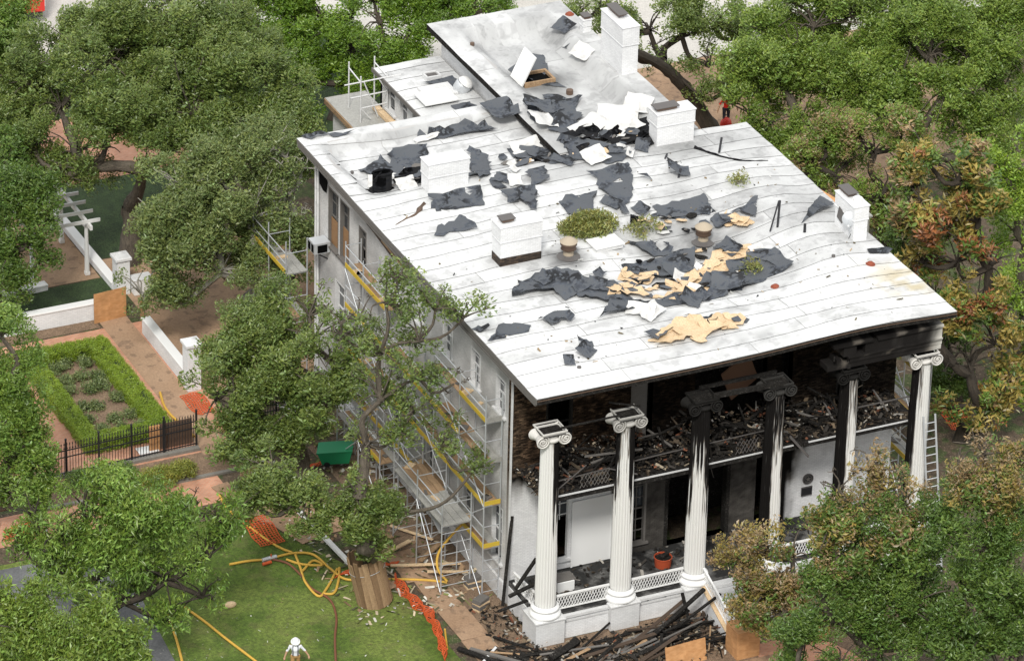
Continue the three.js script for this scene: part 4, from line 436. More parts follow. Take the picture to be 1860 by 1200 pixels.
// ---------------------------------------------------------------- trees and plants
function leafCluster(seed, n, rad, L, W, up = 0.5) {
  const R = RNG(seed), pos = [], nor = [], c = [], a = V(), t = V(), s = V(), nn = V();
  for (let i = 0; i < n; i++) {
    a.set(rr(R, -1, 1), rr(R, -0.8, 0.8), rr(R, -1, 1)); if (a.length() > 1) a.normalize().multiplyScalar(rr(R, 0.7, 1)); a.multiplyScalar(rad);
    nn.set(rr(R, -1, 1), rr(R, -0.3, 1) + up, rr(R, -1, 1)).normalize(); t.set(rr(R, -1, 1), rr(R, -1, 0.3), rr(R, -1, 1)).cross(nn).normalize(); s.crossVectors(nn, t);
    const l = L * rr(R, 0.7, 1.3), w = W * rr(R, 0.7, 1.3), k = rr(R, 0.65, 1.3), y = rr(R, 0, 1);
    const p = [a.clone().addScaledVector(t, -l / 2), a.clone().addScaledVector(s, w / 2).addScaledVector(nn, w * 0.2), a.clone().addScaledVector(t, l / 2), a.clone().addScaledVector(s, -w / 2).addScaledVector(nn, w * 0.2)];
    for (const q of [0, 2, 1, 0, 3, 2]) { pos.push(p[q].x, p[q].y, p[q].z); nor.push(nn.x, nn.y, nn.z); c.push(k * (1 + 0.25 * y), k, k * (1 - 0.2 * y)); }
  }
  const g = new THREE.BufferGeometry(); g.setAttribute('position', new THREE.Float32BufferAttribute(pos, 3)); g.setAttribute('color', new THREE.Float32BufferAttribute(c, 3)); g.computeVertexNormals(); return g;
}
const leafM = new THREE.MeshPhysicalMaterial({ vertexColors: true, roughness: 0.42, transmission: 0.38, thickness: 0, side: THREE.DoubleSide });
const LC = { oak: leafCluster(1, 30, 0.38, 0.17, 0.075), ash: leafCluster(2, 28, 0.42, 0.24, 0.07, 0.3), mag: leafCluster(3, 20, 0.38, 0.27, 0.115), box: leafCluster(4, 40, 0.2, 0.08, 0.05), rose: leafCluster(5, 30, 0.22, 0.09, 0.06) };
const UP = V(0, 1, 0);
function foliage(list, geo, name, parent) {   // list: [x, y, z, scale, r, g, b]
  const m = new THREE.InstancedMesh(geo, leafM, list.length), R = RNG(list.length), c = new THREE.Color(); m.name = name; m.userData.kind = 'stuff'; m.castShadow = m.receiveShadow = true;
  list.forEach((p, i) => { const s = p[3]; M4.compose(V(p[0], p[1], p[2]), Q.setFromEuler(E.set(rr(R, -0.5, 0.5), rr(R, 0, 6.28), rr(R, -0.5, 0.5))), V(s, s * rr(R, 0.8, 1.1), s)); m.setMatrixAt(i, M4); m.setColorAt(i, c.setRGB(p[4], p[5], p[6])); });
  parent.add(m); return m;
}
const PAL = {
  live: [[0.103, 0.180, 0.035], [0.235, 0.344, 0.092]], grey: [[0.123, 0.192, 0.051], [0.261, 0.367, 0.135]], lush: [[0.092, 0.204, 0.016], [0.226, 0.403, 0.043]], ash: [[0.108, 0.221, 0.027], [0.277, 0.449, 0.092]], dark: [[0.067, 0.151, 0.022], [0.194, 0.332, 0.070]], elm: [[0.123, 0.228, 0.030], [0.281, 0.432, 0.086]], bright: [[0.164, 0.315, 0.027], [0.349, 0.536, 0.075]],
  gold: [[0.17, 0.16, 0.035], [0.47, 0.42, 0.13]], brown: [[0.20, 0.155, 0.075], [0.46, 0.38, 0.23]], rustl: [[0.20, 0.085, 0.03], [0.34, 0.16, 0.065]],
};
function tree(o) {   // { name, label, base, clumps, r, pal, leaf, dens, lean, scorch }
  const R = RNG(o.seed), t = thing(o.name || 'oak_tree', o.label, o.category || 'tree', [0, 0, 0]), leaves = [], limbs = [], B = V(o.base[0], 0, o.base[1]);
  t.position.copy(B); const C = o.clumps.map((c) => ({ c: V(c[0], c[1], c[2]).sub(B), r: c[3] * (c[4] ? 1.18 : 1.2) * (o.k || 1), thin: c[4] || 0 })); const pal = PAL[o.pal], dens = o.dens || 1;
  const fork = o.fork ? V(...o.fork).sub(B) : V(0, Math.min(...C.map((q) => q.c.y)) * 0.45, 0).add(V(rr(R, -0.4, 0.4), 0, rr(R, -0.4, 0.4))), r0 = o.r || 0.35;
  if (o.path) limbs.push(tube(o.path.map((p) => V(...p).sub(B)), r0, r0 * 0.45, 12, 0, 0.5)); else limbs.push(tube([V(0, -0.3, 0), V(fork.x * 0.3 + 0.1, fork.y * 0.5, fork.z * 0.3), fork], r0 * 1.25, r0 * 0.85, 12, 0, 0.5));
  const hub = o.path ? V(...o.path[o.path.length - 1]).sub(B) : fork;
  // limbs: every clump grows from the nearest clump that lies nearer the trunk
  const order = C.map((q) => ({ q, d: q.c.distanceTo(hub) })).sort((a, b) => a.d - b.d).map((e) => e.q), nodes = [{ c: hub, kids: 0, up: null }];
  for (const q of order) { let best = nodes[0], bd = 1e9; for (const n of nodes) { const d = n.c.distanceTo(q.c) + (n.up ? 0.35 * n.depth : 0.6 * n.c.distanceTo(q.c) * 0.4); if (d < bd) { bd = d; best = n; } } const n = { c: q.c.clone().add(V(0, -q.r * 0.25, 0)), up: best, w: 1, depth: best.up ? best.depth + 1.2 : 1, q }; nodes.push(n); for (let k = best; k && k.up; k = k.up) k.w++; }
  for (const n of nodes) if (n.up) { const rad = Math.min(r0 * 0.7, 0.05 + 0.055 * Math.sqrt(n.w)) * (n.q.thin >= 0.5 ? 0.55 : 1), mid = n.up.c.clone().lerp(n.c, 0.5).add(V(rr(R, -0.45, 0.45), rr(R, -0.5, 0.3), rr(R, -0.45, 0.45))); limbs.push(tube([n.up.c, mid, n.c], rad * 1.25, rad * 0.75, 7, 0, 0.5)); }
  for (const q of C) {
    const subs = []; const ns = Math.round((6 + q.r * 5) * (q.thin ? 0.8 : 1));
    for (let i = 0; i < ns; i++) { const out = R() < 0.22, d = V(rr(R, -1, 1), rr(R, -0.6, 0.85), rr(R, -1, 1)).normalize(); const s = { c: q.c.clone().addScaledVector(d, q.r * (out ? rr(R, 1.0, 1.35) : rr(R, 0.35, 1.0))), r: q.r * (out ? rr(R, 0.12, 0.24) : rr(R, 0.2, 0.44)) * (q.thin ? 0.75 : 1) }; subs.push(s); if (q.r > 0.7) { const m2 = q.c.clone().lerp(s.c, 0.5).add(V(rr(R, -0.2, 0.2), rr(R, -0.1, 0.2), rr(R, -0.2, 0.2))); limbs.push(tube([q.c.clone().add(V(0, -q.r * 0.2, 0)), m2, s.c], 0.05, 0.018, 5, 5)); } }
    if (q.thin > 0.3) for (const s of subs) for (let k = 0; k < 4; k++) { const e = s.c.clone().add(V(rr(R, -1, 1), rr(R, -0.5, 1), rr(R, -1, 1)).multiplyScalar(s.r)); limbs.push(tube([s.c, s.c.clone().lerp(e, 0.5).add(V(rr(R, -0.1, 0.1), rr(R, 0, 0.12), rr(R, -0.1, 0.1))), e], 0.022, 0.01, 4, 4)); }
    for (const s of subs) {
      const n = Math.round(17 * s.r * s.r * 4.2 * dens * (1 - q.thin) + 4 * (1 - q.thin)), st = rr(R, 0.55, 1.3), sz = rr(R, 0.75, 1.3);
      for (let i = 0; i < n; i++) {
        const d = V(rr(R, -1, 1), rr(R, -0.75, 1), rr(R, -1, 1)).normalize(), rad = s.r * (0.5 + 0.6 * Math.pow(R(), 0.6) + (R() < 0.12 ? 0.35 : 0)), p = s.c.clone().addScaledVector(d, rad); p.y -= 0.05 * s.r;
        if (fbm(p.x * 0.55 + o.seed, p.z * 0.55, p.y * 0.55 + 0.01, 2) < (o.gap || 0.395)) continue;
        const v = clamp(vn(p.x * 0.9 + 7, p.z * 0.9, p.y * 0.9 + 0.01) * 0.6 + R() * 0.4), w = B.clone().add(p); let c = mx(pal[0], pal[1], v * st);
        if (o.scorch) { const k = o.scorch(w.x, w.y, w.z, R); if (k) c = mx(PAL[k][0], PAL[k][1], v); }
        leaves.push([p.x, p.y, p.z, rr(R, 0.75, 1.15) * sz * (o.size || 1), c[0], c[1], c[2]]);
      }
    }
  }
  mesh('trunk', merge(limbs), o.bark || M.bark, t);
  const ex = []; for (const l of leaves) ex.push(l); foliage(ex, LC[o.leaf || 'oak'], 'crown', t); return t;
}
const TH = (list, ks, v = 0.6) => list.map((c, i) => ks.includes(i) ? [...c, v] : c);
tree({ seed: 11, label: 'huge live oak with forked dark trunk filling the top left corner behind the white pergola', base: [-4.08,-36.71], r: 0.42, pal: 'live', bark: M.bark, fork: [-3.87,2.8,-36.92],
  clumps: [[-1.86,10.5,-37.32,2.16],[-4.93,10.35,-37.67,2.05],[0.66,10,-35.58,2.05],[1.74,8.32,-33.95,1.7],[-6.88,8.57,-37.49,1.93],[-4.53,9.15,-35.27,2.16],[-1.85,8.96,-33.99,2.16],[-0.25,7.47,-32.68,1.82],[-6.92,7.32,-35.29,1.64],[-3.34,7.43,-33.6,1.41],[-7.93,9.4,-38.54,1.59],[2.15,7.17,-32.65,1.14],[-8.54,7.2,-36.62,1.36],[-3.04,10.5,-38.43,1.82],[-0.1,10.87,-37.04,1.59],[-5.79,8.37,-34.75,1.36],[-6.55,6.67,-34.56,0.95],[-7.67,6.36,-35.1,0.86],[-4.38,6.61,-33.54,0.77],[-9.23,6.77,-36.94,1.14],[-5.83,7.51,-34.67,0.91],[-2.45,11.42,-39.26,1.25],[-0.52,11.7,-38.34,1.25],[1.52,11.32,-37.38,1.36],[-4.79,10.62,-39.81,1.05],[2.01,10.04,-34.93,1.14],[2.83,5.8,-32.33,0.77]] });
tree({ seed: 12, label: 'leafy oak crown cut by the left edge above the big pergola oak', base: [-10.05,-41.98], r: 0.4, pal: 'ash', clumps: [[-8.17,10.79,-41.09,1.36],[-8.44,8.84,-41.22,1.48],[-8.99,10.01,-42.59,1.36],[-8.02,7.4,-39.91,1.02],[-9.27,7.08,-40.51,1.36],[-7.7,11.29,-41.98,0.91]] });
tree({ seed: 13, label: 'dark glossy tree shading the pergola at the left edge', base: [-11.36,-34.42], r: 0.3, pal: 'dark', clumps: [[-10.65,6.31,-34.08,1.23],[-9.99,5.13,-33.1,1],[-10.92,4.2,-33.1,1.23],[-9.83,3.41,-32.58,0.59],[-11.31,2.74,-32.84,0.95],[-9.65,6.34,-33.6,0.73],[-10.62,7.3,-35.17,1.14],[-11.69,4.75,-34.57,1.36],[-10.58,2.52,-32.72,0.59]] });
tree({ seed: 14, label: 'bushy green tree on the left edge beside the box hedge garden', base: [-17.82,-16.75], r: 0.3, pal: 'ash', clumps: [[-17.16,9.48,-16.44,0.95],[-16.91,7.42,-16.32,1],[-16.85,5.43,-15.63,1.14],[-17.43,3.81,-15.46,1.27],[-16.12,4.39,-15.06,0.64],[-16.96,2.24,-15.23,1.05],[-16.06,2.67,-14.81,0.73],[-17.86,6.35,-16.77,1.36]] });
tree({ seed: 15, label: 'grey green oak standing between the white garden pier and the rear corner of the mansion', base: [-1.45,-28.12], r: 0.42, pal: 'grey', fork: [-1.51,1.9,-28.27], dens: 0.95, bark: M.barkG,
  clumps: TH([[-0.69,8.76,-28.31,1.32],[-2.45,8.02,-29.14,1.55],[-4.18,7.55,-29.41,1.32],[-0.19,7.66,-26.96,0.95],[-1.73,6.52,-27.69,1.7],[-3.78,6.04,-28.12,1.7],[-5.43,6.26,-28.9,1.18],[-5.41,4.6,-28.33,1.41],[-3.21,4.4,-27.29,1.5],[-1.04,5.02,-26.81,1.32],[-6.59,3.32,-28.34,0.91],[-4.95,2.82,-27.56,0.91],[-0.16,3.95,-26.4,0.86],[0.74,8.4,-27.63,0.68],[0.44,5.8,-26.89,0.8],[0,9.17,-27.43,0.8]], [13, 14, 15, 12, 3], 0.45) });
tree({ seed: 16, label: 'dense oak between the garden pier and the scaffolding, left of the green bin', base: [-4.86,-14.07], r: 0.42, pal: 'live', fork: [-4.86,2.5,-14.68],
  clumps: TH([[-6.03,7.85,-15.17,1.5],[-4.37,8.77,-14.39,0.95],[-7.54,7.06,-14.79,1.45],[-5.58,6.68,-13.85,1.59],[-3.73,6.98,-13.53,1],[-6.8,5.21,-13.88,1.5],[-8.6,5.84,-14.18,0.91],[-5.04,5.14,-13.05,1.25],[-8.04,4.05,-13.58,1.05],[-6.49,3.84,-12.85,1.05],[-3.4,5.83,-12.82,0.73],[-4.45,7.87,-13.88,1.14]], [1], 0.4) });
tree({ seed: 17, label: 'oak with its trunk wrapped in planks and thin upper branches reaching over the scaffolding', base: [-5.09,-5.55], r: 0.42, pal: 'live', bark: M.bark, dens: 0.85, fork: [-5.41,2.2,-5.53],
  clumps: TH([[-9.33,6.09,-6.46,1.05],[-8.03,5.62,-5.84,1],[-7.55,5.13,-5.84,0.77],[-6.13,5.55,-4.94,1],[-6.02,4.57,-4.33,0.95],[-5.02,4.82,-4.41,0.77],[-5.45,7.54,-5.72,1],[-4.45,7.83,-5.25,0.95],[-4.84,9.43,-5.77,1.14],[-3.76,9,-4.93,0.82],[-5.75,3.36,-4.54,0.5],[-3.28,10.25,-5.25,0.86],[-2.87,7.68,-4.17,0.82],[-1.61,6.57,-3.57,0.59],[-4.4,13.45,-6.34,0.86],[-3.98,14.46,-6.13,0.68],[-2.61,13.13,-5.49,0.77],[-1.58,12.79,-5,0.73],[-5.39,12.54,-6.8,0.77],[-4.78,11.46,-5.96,0.95],[-6.1,12.06,-6.81,0.77],[-2.16,10.15,-4.5,0.59],[-3.36,11.95,-5.4,0.82],[-9.94,5.17,-6.75,0.82],[-8.12,4.63,-5.33,0.68]], [7, 8, 9, 11, 12, 13, 14, 15, 16, 17, 18, 19, 20, 21, 22], 0.5) });
tree({ seed: 18, name: 'ash_tree', label: 'light green pecan tree in front of the grey driveway at the lower left', base: [-18.87,-6.76], r: 0.3, pal: 'ash', leaf: 'ash', dens: 0.72, bark: M.barkD,
  clumps: TH([[-17.45,7.24,-6.08,1.41],[-15.58,7.05,-5.2,1.59],[-14.03,6.4,-4.13,1.41],[-13.1,5.16,-3.69,1],[-18.56,6.05,-5.95,1.05],[-16.7,5.61,-5.07,1.18],[-14.82,4.39,-3.95,1.36],[-13.49,3.54,-3.32,0.86],[-18.05,4.16,-5.26,0.77],[-16.38,3.32,-4.47,0.77],[-14.91,2.46,-3.78,0.68],[-19.23,6.55,-6.93,0.68],[-12.54,6.52,-3.76,0.64],[-18.91,5.02,-5.67,0.77],[-19.85,5.5,-6.56,0.68],[-17.62,2.37,-4.62,0.77]], [0, 2, 3, 4, 7, 8, 9, 10, 11, 12, 14, 15], 0.38) });
tree({ seed: 19, name: 'ash_tree', label: 'bright leafy treetop in the bottom left corner of the view', base: [-22.32,1.83], r: 0.3, pal: 'elm', leaf: 'ash', clumps: [[-22.83,6.74,1.58,1.18],[-21.32,6.79,2.3,1.27],[-20.11,6.65,3.2,1],[-22.65,5.91,2.55,1.36],[-20.77,5.97,3.45,1.27],[-19.21,5.75,3.3,0.64],[-23.7,5.97,1.17,1.14],[-22.96,7.58,1.08,0.68],[-21.92,7.86,1.57,0.68]] });
tree({ seed: 20, name: 'elm_tree', label: 'bright green tree with visible trunk behind the white scaffold frame on the flat roof', base: [10.57,-47.04], r: 0.35, pal: 'lush', bark: M.barkD, clumps: [[8.85,5.25,-48.96,1.36],[10.67,5.01,-48.1,1.36],[7.15,4.65,-48.66,1.18],[9.01,3.92,-47.23,1.32],[11.17,4.28,-46.2,1.25],[9.42,2.7,-46.48,0.82],[7.69,2.84,-47.52,1.05],[10.99,2.75,-45.74,0.77],[8.39,1.58,-46.42,0.77],[6.92,5.19,-49.88,1.14],[10.44,6.29,-49.31,1.36],[8.99,5.66,-50,1.14],[11.75,5.34,-47.59,1.05]] });
tree({ seed: 21, name: 'elm_tree', label: 'bright green tree standing directly behind the low white roof of the mansion', base: [13.43,-44.25], r: 0.35, pal: 'lush', clumps: [[12.05,6.16,-44.91,1.32],[13.6,5.91,-44.17,1.25],[15.15,6.25,-43.43,1.09],[12.1,4.5,-44,1.05],[13.22,4.78,-43.25,0.82],[16.1,6.72,-42.98,0.82],[11,3.2,-44.08,0.68],[13.15,7.46,-45.49,1.36],[15.07,7.23,-44.58,1.14],[12.87,3.6,-43.08,0.55],[12.6,6.24,-46.86,1.14],[15.49,6.04,-45.49,1.05],[17.93,6.35,-43.78,0.82],[15.88,5.84,-43.09,0.68]] });
tree({ seed: 22, name: 'leaning_oak', label: 'oak with a curved dark leaning trunk behind the tall rear chimney', base: [26.8,-37.02], r: 0.42, pal: 'live', bark: M.barkD, dens: 1, path: [[26.87,0,-36.99], [25.92,1.6,-37.33], [25.13,3,-37.36], [23.98,4.4,-36.94], [22.67,5.6,-36.47], [21.32,6.6,-35.87]],
  clumps: TH([[21.96,6.91,-39.32,0.95],[23.4,6.46,-38.63,1.05],[24.84,6.22,-37.95,1.09],[26.25,6.7,-37.28,1.05],[23.59,5.36,-37.43,0.59],[25.86,4.89,-36.91,1],[26.5,3.99,-36.05,0.95],[25.61,7.07,-38.69,1],[27.35,6.15,-36.76,1.05],[25.1,3.61,-36.17,0.55],[21.67,6.95,-40.56,0.82],[21.17,6.16,-41.9,0.82],[23.1,5.24,-38.22,0.55]], [4, 9, 3, 12], 0.5) });
tree({ seed: 23, label: 'massive oak crown behind the right rear corner of the white roof', base: [28.46,-30.54], r: 0.5, pal: 'elm', clumps: [[26.66,8.28,-32.5,1.64],[28.51,8.91,-31.63,1.73],[26.61,6.63,-31.09,1.73],[24.99,5.21,-31.08,1.14],[28.46,6.97,-30.21,1.73],[26.92,4.84,-29.83,1.45],[29.15,5.19,-29.11,1.5],[30.65,8.08,-30.06,1.5],[25.33,7.12,-31.47,1.05],[28.75,3.76,-28.74,1.05],[30.13,9.15,-31.41,1.36],[25.66,4.9,-30.21,0.91],[27.38,8.08,-31.05,1.36],[24.59,7.67,-31.49,0.91],[29.74,6.45,-29.27,1.27],[23.98,6.28,-31.01,0.68],[27.22,3.52,-29.14,0.91],[28.32,3.08,-28.4,0.82],[26.03,3.92,-29.7,0.68],[25.17,4.36,-30.33,0.59],[31.06,9.13,-30.41,1.36],[28,9.7,-32.97,1.36]] });
tree({ seed: 24, label: 'massive oak crown filling the upper right corner', base: [33.69,-25.96], r: 0.5, pal: 'elm', clumps: [[31.51,9.78,-28.09,1.73],[33.6,9.7,-27.11,1.73],[35.24,9.01,-25.77,1.5],[30.76,7.84,-27.01,1.5],[32.63,7.48,-26.12,1.73],[34.43,6.64,-25.05,1.5],[31.46,5.8,-25.9,1.27],[33.34,5.29,-25.01,1.27],[35.03,4.34,-24.21,1.05],[30.08,5.37,-26.78,1.05],[35.63,10.47,-26.14,1.14],[33.09,10.76,-28.45,1.36],[29.83,7.01,-27.34,1.27],[31.9,8.96,-26.58,1.36],[33.78,8.46,-25.69,1.36],[30.99,4.17,-25.9,0.91],[33.8,3.83,-24.57,0.91],[35.68,5.25,-24.46,0.91]] });
tree({ seed: 25, label: 'thin scorched oak with dark trunk just right of the roof behind the dish chimney', base: [28.17,-23.41], r: 0.32, pal: 'elm', dens: 0.9, bark: M.barkD, scorch: (x, y, z, R) => R() < 0.3 ? 'brown' : 0, clumps: TH([[26.51,5.44,-24.2,1.05],[27.62,6.12,-23.68,1.05],[26.85,4.1,-23.49,0.91],[24.95,5.54,-24.39,0.59],[27.82,4.41,-23.03,0.86],[28.96,6.9,-23.6,0.91],[25.76,6.77,-24.56,0.82],[27.41,2.85,-22.89,0.77],[24.33,5.57,-24.68,0.41],[25.71,6.05,-24.91,0.91],[28.29,3.2,-22.7,0.77],[26.39,3.06,-23.15,0.5],[27.39,6.59,-24.89,1.14],[24.37,6.33,-24.55,0.55],[25.82,4.54,-23.87,0.59],[28.81,5.17,-23.11,0.77],[28.85,3.5,-22.43,0.59]], [3, 8], 0.3) });
tree({ seed: 26, name: 'magnolia_tree', label: 'tall magnolia scorched yellow and rust brown at the right of the portico', base: [23.57,-7.63], r: 0.34, pal: 'dark', leaf: 'mag', dens: 0.75, gap: 0.42, k: 0.95, bark: M.barkD, scorch: (x, y, z, R) => { const n = vn(x * 0.8, z * 0.8, y * 0.8 + 0.1), q = R(); return n > 0.66 && q < 0.7 ? 'rustl' : q < 0.68 ? (n < 0.25 ? 'brown' : 'gold') : 0; },
  clumps: TH([[21.6,13.67,-8.57,1.09],[20.78,12.57,-8.62,0.86],[22.74,12.92,-8.03,1.14],[21.76,11.09,-8.05,1.32],[23.6,11.2,-7.62,1.14],[22.72,9.27,-7.59,1.23],[21.35,9.2,-8.02,0.91],[24.06,8.94,-7.18,1],[23.49,7.03,-7.23,1.23],[22.38,6.84,-7.53,1],[24.46,5.26,-6.88,1.14],[23.44,4.26,-7.14,1.05],[22.55,4.53,-7.23,0.73],[25.03,2.97,-6.61,1],[24.07,2.21,-6.62,0.91],[22.41,2.33,-7.08,0.64],[20.57,13.32,-9.06,0.59],[21.84,5.65,-7.46,0.59]], [12, 15, 17, 11], 0.45) });
tree({ seed: 31, name: 'understory_tree', label: 'dark green low tree in the shade between the roof edge and the scorched magnolia', base: [24.73,-12.44], r: 0.16, pal: 'dark', gap: 0.4, clumps: [[23.22,7.4,-13.15,0.82],[23.79,5.78,-12.88,0.86],[24.33,4.46,-12.3,0.86],[24.86,3.07,-11.82,0.77],[23.31,6.04,-13.66,0.59],[25.65,3.09,-12,0.68],[25.18,0.87,-11.12,0.68],[25.93,-0.39,-10.54,0.68],[24.31,0.96,-11.31,0.55]] });
tree({ seed: 27, name: 'elm_tree', label: 'fresh bright green tree cut by the right edge behind the scorched magnolia', base: [28.01,-7.89], r: 0.3, pal: 'bright', clumps: [[25.51,12.37,-9.07,1.05],[26.29,11.21,-8.71,1.09],[26.59,8.96,-8.56,1.09],[26.6,6.54,-8.56,0.95],[27.1,4.38,-8.32,1.05],[26.78,2.19,-7.92,0.86],[26.94,13.21,-8.95,0.91]] });
const sc1 = (lim, f) => (x, y, z, R) => y + (vn(x * 0.7, z * 0.7, y * 0.5 + 0.1) - 0.5) * 4 - f * z + (R() - 0.5) * 2.4 > lim && R() < 0.8 ? (R() < 0.6 ? 'brown' : 'gold') : 0;
tree({ seed: 28, name: 'oak_sapling', label: 'small oak scorched tan brown beside the front steps', base: [8.08,5.81], r: 0.2, pal: 'dark', k: 1.05, scorch: sc1(1.6, 0.15), clumps: TH([[7.18,5.55,5.06,0.95],[6.29,4.73,4.96,0.77],[8.17,5.38,5.53,1],[7.17,3.93,5.72,1],[6.16,3.25,5.46,0.64],[8.54,4.23,6.36,0.91],[5.87,5.23,4.77,0.5],[7.18,2.96,6.27,0.77]], [0, 1, 6], 0.35) });
tree({ seed: 29, label: 'round green oak with tan scorched top in front of the right end of the portico', base: [8.23,12.97], r: 0.4, pal: 'dark', k: 0.9, gap: 0.43, dens: 0.85, scorch: sc1(7.0, 0.3),
  clumps: TH([[7.75,12.82,11.86,1.09],[6.6,11.93,11.54,0.86],[8.8,11.58,12.69,0.91],[7.26,11.16,12.18,1.18],[6.07,10.58,11.95,0.91],[8.46,10.04,13.08,1.23],[7.07,9.39,12.65,1.23],[5.88,8.61,12.3,1.05],[7.91,7.94,13.26,1.36],[6.34,7.03,12.74,1.23],[5.24,6.12,12.22,1.05],[7.44,5.95,13.48,1.36],[8.98,8.28,13.66,1.05],[5.01,4.87,12.33,0.91],[6.25,5.04,13.14,1.14],[8.8,6.3,14.02,1.27],[7.89,4.72,13.92,1.36]], [0, 1], 0.35) });
tree({ seed: 30, label: 'large green oak with tan scorched top in the bottom right corner', base: [12.23,15.48], r: 0.42, pal: 'dark', k: 0.92, gap: 0.43, dens: 0.85, scorch: sc1(9.9, 0.2),
  clumps: TH([[11.36,13.99,14.19,1.05],[10.29,12.99,13.9,1],[12.43,13.3,14.92,1.09],[11.13,12.23,14.63,1.32],[12.35,11.61,15.32,1.27],[9.86,11.16,14.36,1.14],[11.28,10.36,15.26,1.41],[10.34,8.74,15.03,1.36],[12.09,8.74,15.75,1.27],[9.54,7.05,14.76,1.27],[11.11,6.92,15.62,1.45],[12.27,6.71,16.16,1.27],[9.81,5.39,15.22,1.27],[11.64,5.27,16.2,1.36]], [0], 0.3) });
{   // clipped hedge round the rose bed
  const h = thing('box_hedge', 'clipped bright green box hedge forming a rectangle round the rose bed', 'hedge', [-9.9, 0, -25.3]), R = RNG(3), L = [], core = [];
  const seg = (x0, x1, z0, z1) => { core.push(box(x1 - x0 - 0.16, 0.62, z1 - z0 - 0.16, (x0 + x1) / 2, 0.31, (z0 + z1) / 2)); const A = (x1 - x0) * (z1 - z0), S = 2 * (x1 - x0 + z1 - z0) * 0.72; const put = (x, y, z) => { const v = clamp(vn(x * 1.3, z * 1.3, y + 0.1) * 0.6 + 0.4 * R()), k = mx([0.15, 0.26, 0.015], [0.31, 0.46, 0.045], v); L.push([x, y, z, rr(R, 0.5, 0.75), ...k]); }; for (let i = 0; i < A * 110; i++) put(rr(R, x0, x1), 0.66 + rr(R, -0.07, 0.04), rr(R, z0, z1)); for (let i = 0; i < S * 80; i++) { const s = R() * 2 * (x1 - x0 + z1 - z0), w = x1 - x0, d = z1 - z0; const [x, z] = s < w ? [x0 + s, z0] : s < 2 * w ? [x0 + s - w, z1] : s < 2 * w + d ? [x0, z0 + s - 2 * w] : [x1, z0 + s - 2 * w - d]; put(x, rr(R, 0.08, 0.68), z); } };
  seg(-2.05, -1.4, -4.2, 4.4); seg(1.15, 1.95, -4.2, 4.4); seg(-1.4, 1.15, -4.2, -3.5); seg(-1.4, 1.15, 3.75, 4.4); mesh('branches', core, plain(0.025, 0.04, 0.01), h); foliage(L, LC.box, 'leaves', h);
}
function bush(name, label, x, z, r, hgt, pal, group, seed, y0 = 0, cat = 'bush', geo = LC.rose, dn = 1) {
  const R = RNG(seed), b = thing(name, label, cat, [x, y0, z], group), L = [], st = [], n = Math.round(110 * r * r * dn + 16); for (let i = 0; i < n; i++) { const d = V(rr(R, -1, 1), rr(R, -0.2, 1), rr(R, -1, 1)).normalize(), q = Math.pow(R(), 0.4), k = mx(pal[0], pal[1], R()); L.push([d.x * r * q, hgt * 0.45 + d.y * hgt * 0.55 * q, d.z * r * q, rr(R, 0.7, 1.1), ...k]); }
  for (let i = 0; i < 5; i++) { const a = R() * 6.28; st.push(tube([[0, -0.05, 0], [Math.cos(a) * r * 0.3, hgt * 0.4, Math.sin(a) * r * 0.3], [Math.cos(a) * r * 0.7, hgt * 0.8, Math.sin(a) * r * 0.7]], 0.025, 0.01, 5, 5)); } mesh('stems', merge(st), M.bark, b); foliage(L, geo, 'leaves', b); return b;
}
{ const R = RNG(61), pal = [[0.10, 0.17, 0.05], [0.25, 0.34, 0.14]]; let k = 0;
  for (let i = 0; i < 6; i++) for (let j = 0; j < 3; j++) bush('rose_bush', ['left', 'middle', 'right'][j] + ' rose bush of the ' + ['first', 'second', 'third', 'fourth', 'fifth', 'last'][i] + ' row counted from the far end of the hedged bed', -10.75 + j * 0.75 + rr(R, -0.2, 0.2), -28.3 + i * 1.2 + rr(R, -0.3, 0.3), rr(R, 0.22, 0.4), rr(R, 0.3, 0.5), pal, 'rose bushes inside the clipped hedge', 600 + k++);
  [[262, 868, 0.45], [295, 860, 0.5], [326, 850, 0.48]].forEach(([px], i) => { const c = [[-10.49,-17.39], [-9.68,-17.4], [-8.82,-17.55]][i]; bush('round_shrub', ['leftmost yellow green round shrub in front of the iron fence', 'middle yellow green round shrub in front of the iron fence', 'right hand yellow green round shrub in front of the iron fence'][i], c[0], c[1], 0.6, 0.8, [[0.16, 0.22, 0.03], [0.34, 0.38, 0.08]], 'round shrubs before the iron fence', 700 + i, 0, 'shrub', LC.box, 2.2); });
  [[-13.2, -18.6], [-12.2, -18.4], [-11.2, -18.5], [-6.3, -18.4]].forEach(([x, z], i) => bush('low_bush', ['low green bush at the left end of the planting bed before the iron fence', 'second low green bush from the left in the bed before the iron fence', 'third low green bush from the left in the bed before the iron fence', 'low green bush right of the yellow shrubs'][i], x, z, 0.6, 0.7, PAL.dark, 0, 720 + i, 0, 'bush', LC.rose, 1.4));
}
